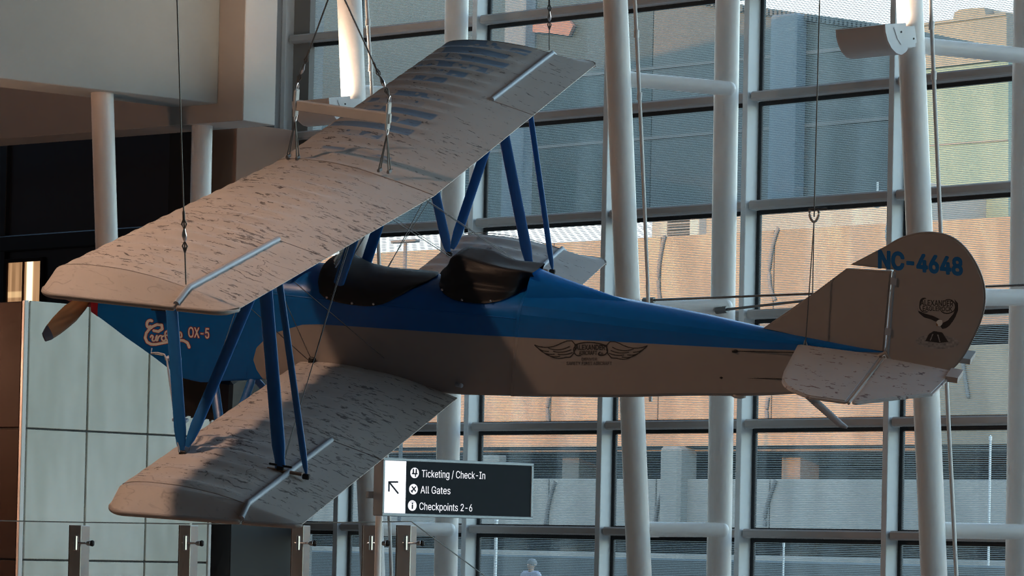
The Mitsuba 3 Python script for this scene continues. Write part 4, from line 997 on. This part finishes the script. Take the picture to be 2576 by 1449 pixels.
for i in range(46):
    t0, t1 = i / 46, (i + .6) / 46
    x0 = xs_r[1][0] + (xs_r[-1][0] - xs_r[1][0]) * t0; x1 = xs_r[1][0] + (xs_r[-1][0] - xs_r[1][0]) * t1
    zz = float(np.interp(x0, [q[0] for q in xs_r], [q[1] for q in xs_r]))
    put('roof_rib', box(b0, GA, (x0, -.12, zz - .10), (x1, 4.9, zz + .025)), 'x_teal', br)
put('column', bbox(b0, GA, (bp(1962, 300)[0], -.35, zbt), (bp(2028, 300)[0], -.01, bp(1990, 42)[1]), .03), 'x_tealcol', br)
put('column', bbox(b0, GA, (bp(1292, 300)[0], -.35, zbt), (bp(1345, 300)[0], -.01, bp(1300, -60)[1]), .03), 'x_tealcol', br)
for y in (150, 330):
    put('wall_joint', box(b0, GA, (poly[0][0], -.03, bp(1900, y)[1]), (xs_r[-1][0], -.005, bp(1900, y)[1] + .06)), 'x_joint', br)
refl_patch = [(1342, 62), (1352, 50), (1440, 52), (1452, 66), (1440, 92), (1400, 86), (1342, 82)]
put('sun_reflection', extrude(sg.Polygon([bp(*q) for q in refl_patch]), b0 - EN * .12, EA, EZ, EN, .08), 'x_sun_reflection', br)  # orange patch of reflected sunlight, modelled as a thin plate
mat('x_sun_reflection', prin((.154, .0847, .0655), .7))
# right-hand concrete block, its lower wall coloured as if in shade
c0, cp = wallplane(58.0)
rb = thing('concrete_block', 'beige concrete building with a rooftop box at the right edge', 'building')
zz0 = cp(2400, 520)[1]
pg = [cp(2300, 66), cp(2536, 36), cp(2536, 600), cp(2300, 600)]
put('facade', extrude(sg.Polygon([cp(2300, 178), cp(2536, 152), cp(2536, 600), cp(2300, 600)]), c0, EA, EZ, EN, 8.0), 'x_block_shade', rb)
put('sunlit_upper_wall', extrude(sg.Polygon([cp(2300, 66), cp(2536, 36), cp(2536, 151), cp(2300, 177)]), c0 - EN * .1, EA, EZ, EN, 8.0), 'x_beige', rb)
mat('x_block_shade', prin(streaks((.0809, .1347, .1232), (.1116, .1656, .1502), .5, .12), .85))  # cooler copy of the block colour, with the shade painted in
put('rooftop_box', extrude(sg.Polygon([cp(*q) for q in ((2384, 60), (2391, 30), (2404, 22), (2466, 17), (2474, 50))]), c0 + EN * .2, EA, EZ, EN, 3.0), 'x_beige', rb)
put('roof_unit', extrude(sg.Polygon([cp(*q) for q in ((2478, 42), (2472, 22), (2500, 24), (2534, 28), (2536, 42))]), c0 + EN * .6, EA, EZ, EN, 2.0), 'x_tealcol', rb)
for y0, y1, x0, x1 in ((372, 376, 2300, 2536),):
    q0, q1 = cp(x0, y0), cp(x1, y0 - 17); put('wall_joint', box(c0, GA, (q0[0], -.04, q0[1]), (q1[0], -.005, q0[1] + .05)), 'x_joint', rb)
put('coping', extrude(sg.Polygon([cp(*q) for q in ((2300, 70), (2536, 40), (2536, 33), (2300, 62))]), c0 - EN * .15, EA, EZ, EN, .5), 'x_beige', rb)
# dome camera hanging outside
dm = W(2207, 512, 50.0)
dc = thing('dome_camera', 'small white dome camera on a bracket, right of the tail cable', 'camera')
put('body', lathe([(0, .03), (.02, .075), (.10, .08), (.12, .05)], dm + EZ * .0, (0, 0, 1), 20), 'm_lamp_plate', dc, smooth=40)
put('dome', trimesh.creation.icosphere(3, .055).apply_translation(dm - EZ * .01), 'm_chrome', dc, smooth=True)
put('bracket', tube(spline([dm + EZ * .11, dm + EZ * .17 + XW * .06, dm + EZ * .12 + XW * .14, dm - EZ * .2 + XW * .17, dm - EZ * .55 + XW * .17], 16), .018, 8), 'm_white_steel', dc, smooth=True)
put('hanger', tube([dm + EZ * .10, dm + EZ * .30], .015, 8), 'm_white_steel', dc, smooth=True)
# ground, kerb wall, poles
put('ground', box((0, 0, 0), WAX, (-260, -60, -.6), (300, 420, -.31)), 'x_asphalt', kind='structure', label='asphalt road outside the hall')
put('pavement', box(XO, [EA, EN, EZ], (-60, .4, -.31), (90, 14, 0)), 'x_joint', kind='structure', label='grey pavement outside the windows')
w0, wpx = wallplane(10.2)
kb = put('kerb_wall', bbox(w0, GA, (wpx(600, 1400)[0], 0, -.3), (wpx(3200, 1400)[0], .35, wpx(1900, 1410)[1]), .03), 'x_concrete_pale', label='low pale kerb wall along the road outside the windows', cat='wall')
def pole(px, y, Z, r, label, head):
    o = W(px, y, Z); t = thing('street_pole', label, 'pole')
    put('shaft', tube([(o[0], o[1], -.31), o], r, 12), 'm_white_steel', t, smooth=40)
    put('cap', lathe([(0, r * 1.3), (.06, r * 1.3), (.09, r * .3)], o, (0, 0, 1), 12), head, t, smooth=40)
pole(1249, 1312, 56.0, .026, 'white pole outside below the hanging sign', 'm_white_steel')
pole(1972, 1375, 58.0, .016, 'thin pale pole outside at the bottom, under the tail', 'm_white_steel')
pole(2492, 1108, 60.0, .02, 'pale pole outside, bottom right beside the pipe', 'm_white_steel')
def lightmast(label):
    o = W(1020, 608, 92.0); t = thing('light_mast', label, 'lamp post')
    put('shaft', tube([(o[0], o[1], -.31), o], .05, 12), 'x_joint', t, smooth=40)
    put('arm', bbox(o, GA, (-.45, -.1, -.03), (.45, .1, .05), .02), 'x_joint', t)
lightmast('grey car park light mast against the bright sky, seen through the wing wires')

# pedestrian outside, seen from behind over the low wall
def person():
    h = W(1337, 1405, 62.0); x, y, top = h[0], h[1], h[2]
    H = top; t = thing('person', 'grey-haired person in a pale top walking outside, at the bottom edge', 'person')
    S = H / 1.60
    def P(a, b, c): return np.array([x, y, .0]) + EA * a * S + EN * b * S + EZ * c * S
    import manifold3d as m3
    def ball(c, r): return trimesh.creation.icosphere(2, r * S).apply_translation(c)
    def bone(a, ra, b, rb): return trimesh.convex.convex_hull(np.vstack([ball(a, ra).vertices, ball(b, rb).vertices]))
    def union(ms):
        out = None
        for m in ms:
            q = m3.Manifold(m3.Mesh(np.array(m.vertices, np.float32), np.array(m.faces, np.uint32)))
            out = q if out is None else out + q
        r = out.refine_to_length(.035).to_mesh()
        tm = trimesh.Trimesh(r.vert_properties[:, :3], r.tri_verts, process=True)
        return trimesh.smoothing.filter_taubin(tm, iterations=8)
    body = [bone(P(0, 0, 1.36), .052, P(0, 0, 1.46), .05), bone(P(0, .01, 1.50), .084, P(0, -.01, 1.455), .065),
            trimesh.convex.convex_hull(np.vstack([ball(P(-.15, 0, 1.30), .055).vertices, ball(P(.15, 0, 1.30), .055).vertices, ball(P(-.10, 0, .98), .08).vertices, ball(P(.10, 0, .98), .08).vertices])),
            trimesh.convex.convex_hull(np.vstack([ball(P(-.10, 0, .98), .085).vertices, ball(P(.10, 0, .98), .085).vertices, ball(P(-.09, 0, .84), .095).vertices, ball(P(.09, 0, .84), .095).vertices]))]
    for s, f in ((-1, .10), (1, -.10)):
        body += [bone(P(.09 * s, 0, .84), .088, P(.09 * s, f * .7, .46), .056), bone(P(.09 * s, f * .7, .46), .054, P(.09 * s, f * 1.6, .08), .036), bone(P(.09 * s, f * 1.6 + .02, .035), .034, P(.10 * s, f * 1.6 - .15, .03), .028)]
        body += [bone(P(.18 * s, 0, 1.28), .05, P(.22 * s, -f * .4, 1.02), .037), bone(P(.22 * s, -f * .4, 1.02), .036, P(.21 * s, -f - .05, .80), .026), bone(P(.21 * s, -f - .05, .79), .028, P(.21 * s, -f - .06, .72), .024)]
        for i in range(4): body.append(bone(P(.21 * s + .0, -f - .085 + .017 * i, .72), .009, P(.205 * s, -f - .09 + .019 * i, .64 + .008 * abs(i - 1.5)), .007))
        body.append(bone(P(.20 * s, -f - .09, .76), .011, P(.185 * s, -f - .125, .70), .008))
    body.append(bone(P(0, -.085, 1.49), .012, P(0, -.095, 1.475), .014))
    for s in (-1, 1): body.append(bone(P(.083 * s, 0, 1.50), .014, P(.085 * s, .005, 1.475), .010))
    put('body', union(body), 'h_skin', t, smooth=True)
    hair = trimesh.creation.icosphere(3, .094 * S); v = hair.vertices; v *= [1, 1.04, 1.0]; hair.apply_translation(P(0, .022, 1.512))
    hair.vertices += (meshkit.noise(np.array(hair.vertices) * 40) - .5)[:, None] * .012
    keep = (hair.triangles_center - P(0, .022, 1.512)) @ EZ > -.055 * S
    hair.update_faces(keep); put('hair', hair, 'h_hair', t, smooth=True)
    top_ = [trimesh.convex.convex_hull(np.vstack([ball(P(-.155, 0, 1.31), .062).vertices, ball(P(.155, 0, 1.31), .062).vertices, ball(P(-.11, 0, .93), .098).vertices, ball(P(.11, 0, .93), .098).vertices]))]
    for s, f in ((-1, .10), (1, -.10)): top_ += [bone(P(.18 * s, 0, 1.29), .062, P(.22 * s, -f * .4, 1.02), .050), bone(P(.22 * s, -f * .4, 1.02), .048, P(.21 * s, -f * .95 - .045, .84), .038)]
    put('jacket', union(top_), 'h_top', t, smooth=True)
    tr = [trimesh.convex.convex_hull(np.vstack([ball(P(-.1, 0, .95), .09).vertices, ball(P(.1, 0, .95), .09).vertices, ball(P(-.09, 0, .83), .102).vertices, ball(P(.09, 0, .83), .102).vertices]))]
    for s, f in ((-1, .10), (1, -.10)): tr += [bone(P(.09 * s, 0, .84), .096, P(.09 * s, f * .7, .46), .068), bone(P(.09 * s, f * .7, .46), .066, P(.09 * s, f * 1.58, .11), .052)]
    put('trousers', union(tr), 'x_dark', t, smooth=True)
    for s, f in ((-1, .10), (1, -.10)): put('shoe', bone(P(.09 * s, f * 1.6 + .03, .04), .042, P(.10 * s, f * 1.6 - .16, .03), .033), 'm_black', t, smooth=True)
mat('h_skin', prin((.45, .28, .2), .6)); mat('h_hair', prin((.22, .20, .19), .7)); mat('h_top', prin((.48, .44, .50), .8))
person()

# ---------------------------------------------------------------- ceiling lamp over the near wing tip (outside the picture)
def pendant():
    o = L2W((3.1, 4.6, 6.2)); aim = L2W((-.6, 4.6, -.4)); d = (aim - o) / np.linalg.norm(aim - o)
    t = thing('pendant_floodlight', 'round warm floodlight hung from the ceiling above the near wing', 'lamp')
    put('can', lathe([(-.30, .10), (-.25, .20), (0, .25), (.36, .31), (.36, .295), (0.0, .235)], o, d, 28), 'm_lamp_shade', t, smooth=40)
    a = np.cross(d, [1.0, 0, 0]); a /= np.linalg.norm(a); b = np.cross(d, a)
    th = np.arange(24) * 2 * np.pi / 24
    v = np.vstack([o + d * .03, o + d * .03 + .20 * (np.cos(th)[:, None] * a + np.sin(th)[:, None] * b)])
    f = np.array([[0, 1 + i, 1 + (i + 1) % 24] for i in range(24)])
    if np.cross(v[1] - v[0], v[2] - v[0]) @ d < 0: f = f[:, ::-1]
    k = put('lens', (v, f), prin((.8, .7, .5), .4), t)
    scene[k]['emitter'] = {'type': 'area', 'radiance': rgb(86.0, 54.0, 36.0)}
    put('stem', tube([o - d * .28, np.array([o[0] - d[0] * .28, o[1] - d[1] * .28, HZ])], .02, 8), 'm_lamp_shade', t, smooth=True)
pendant()
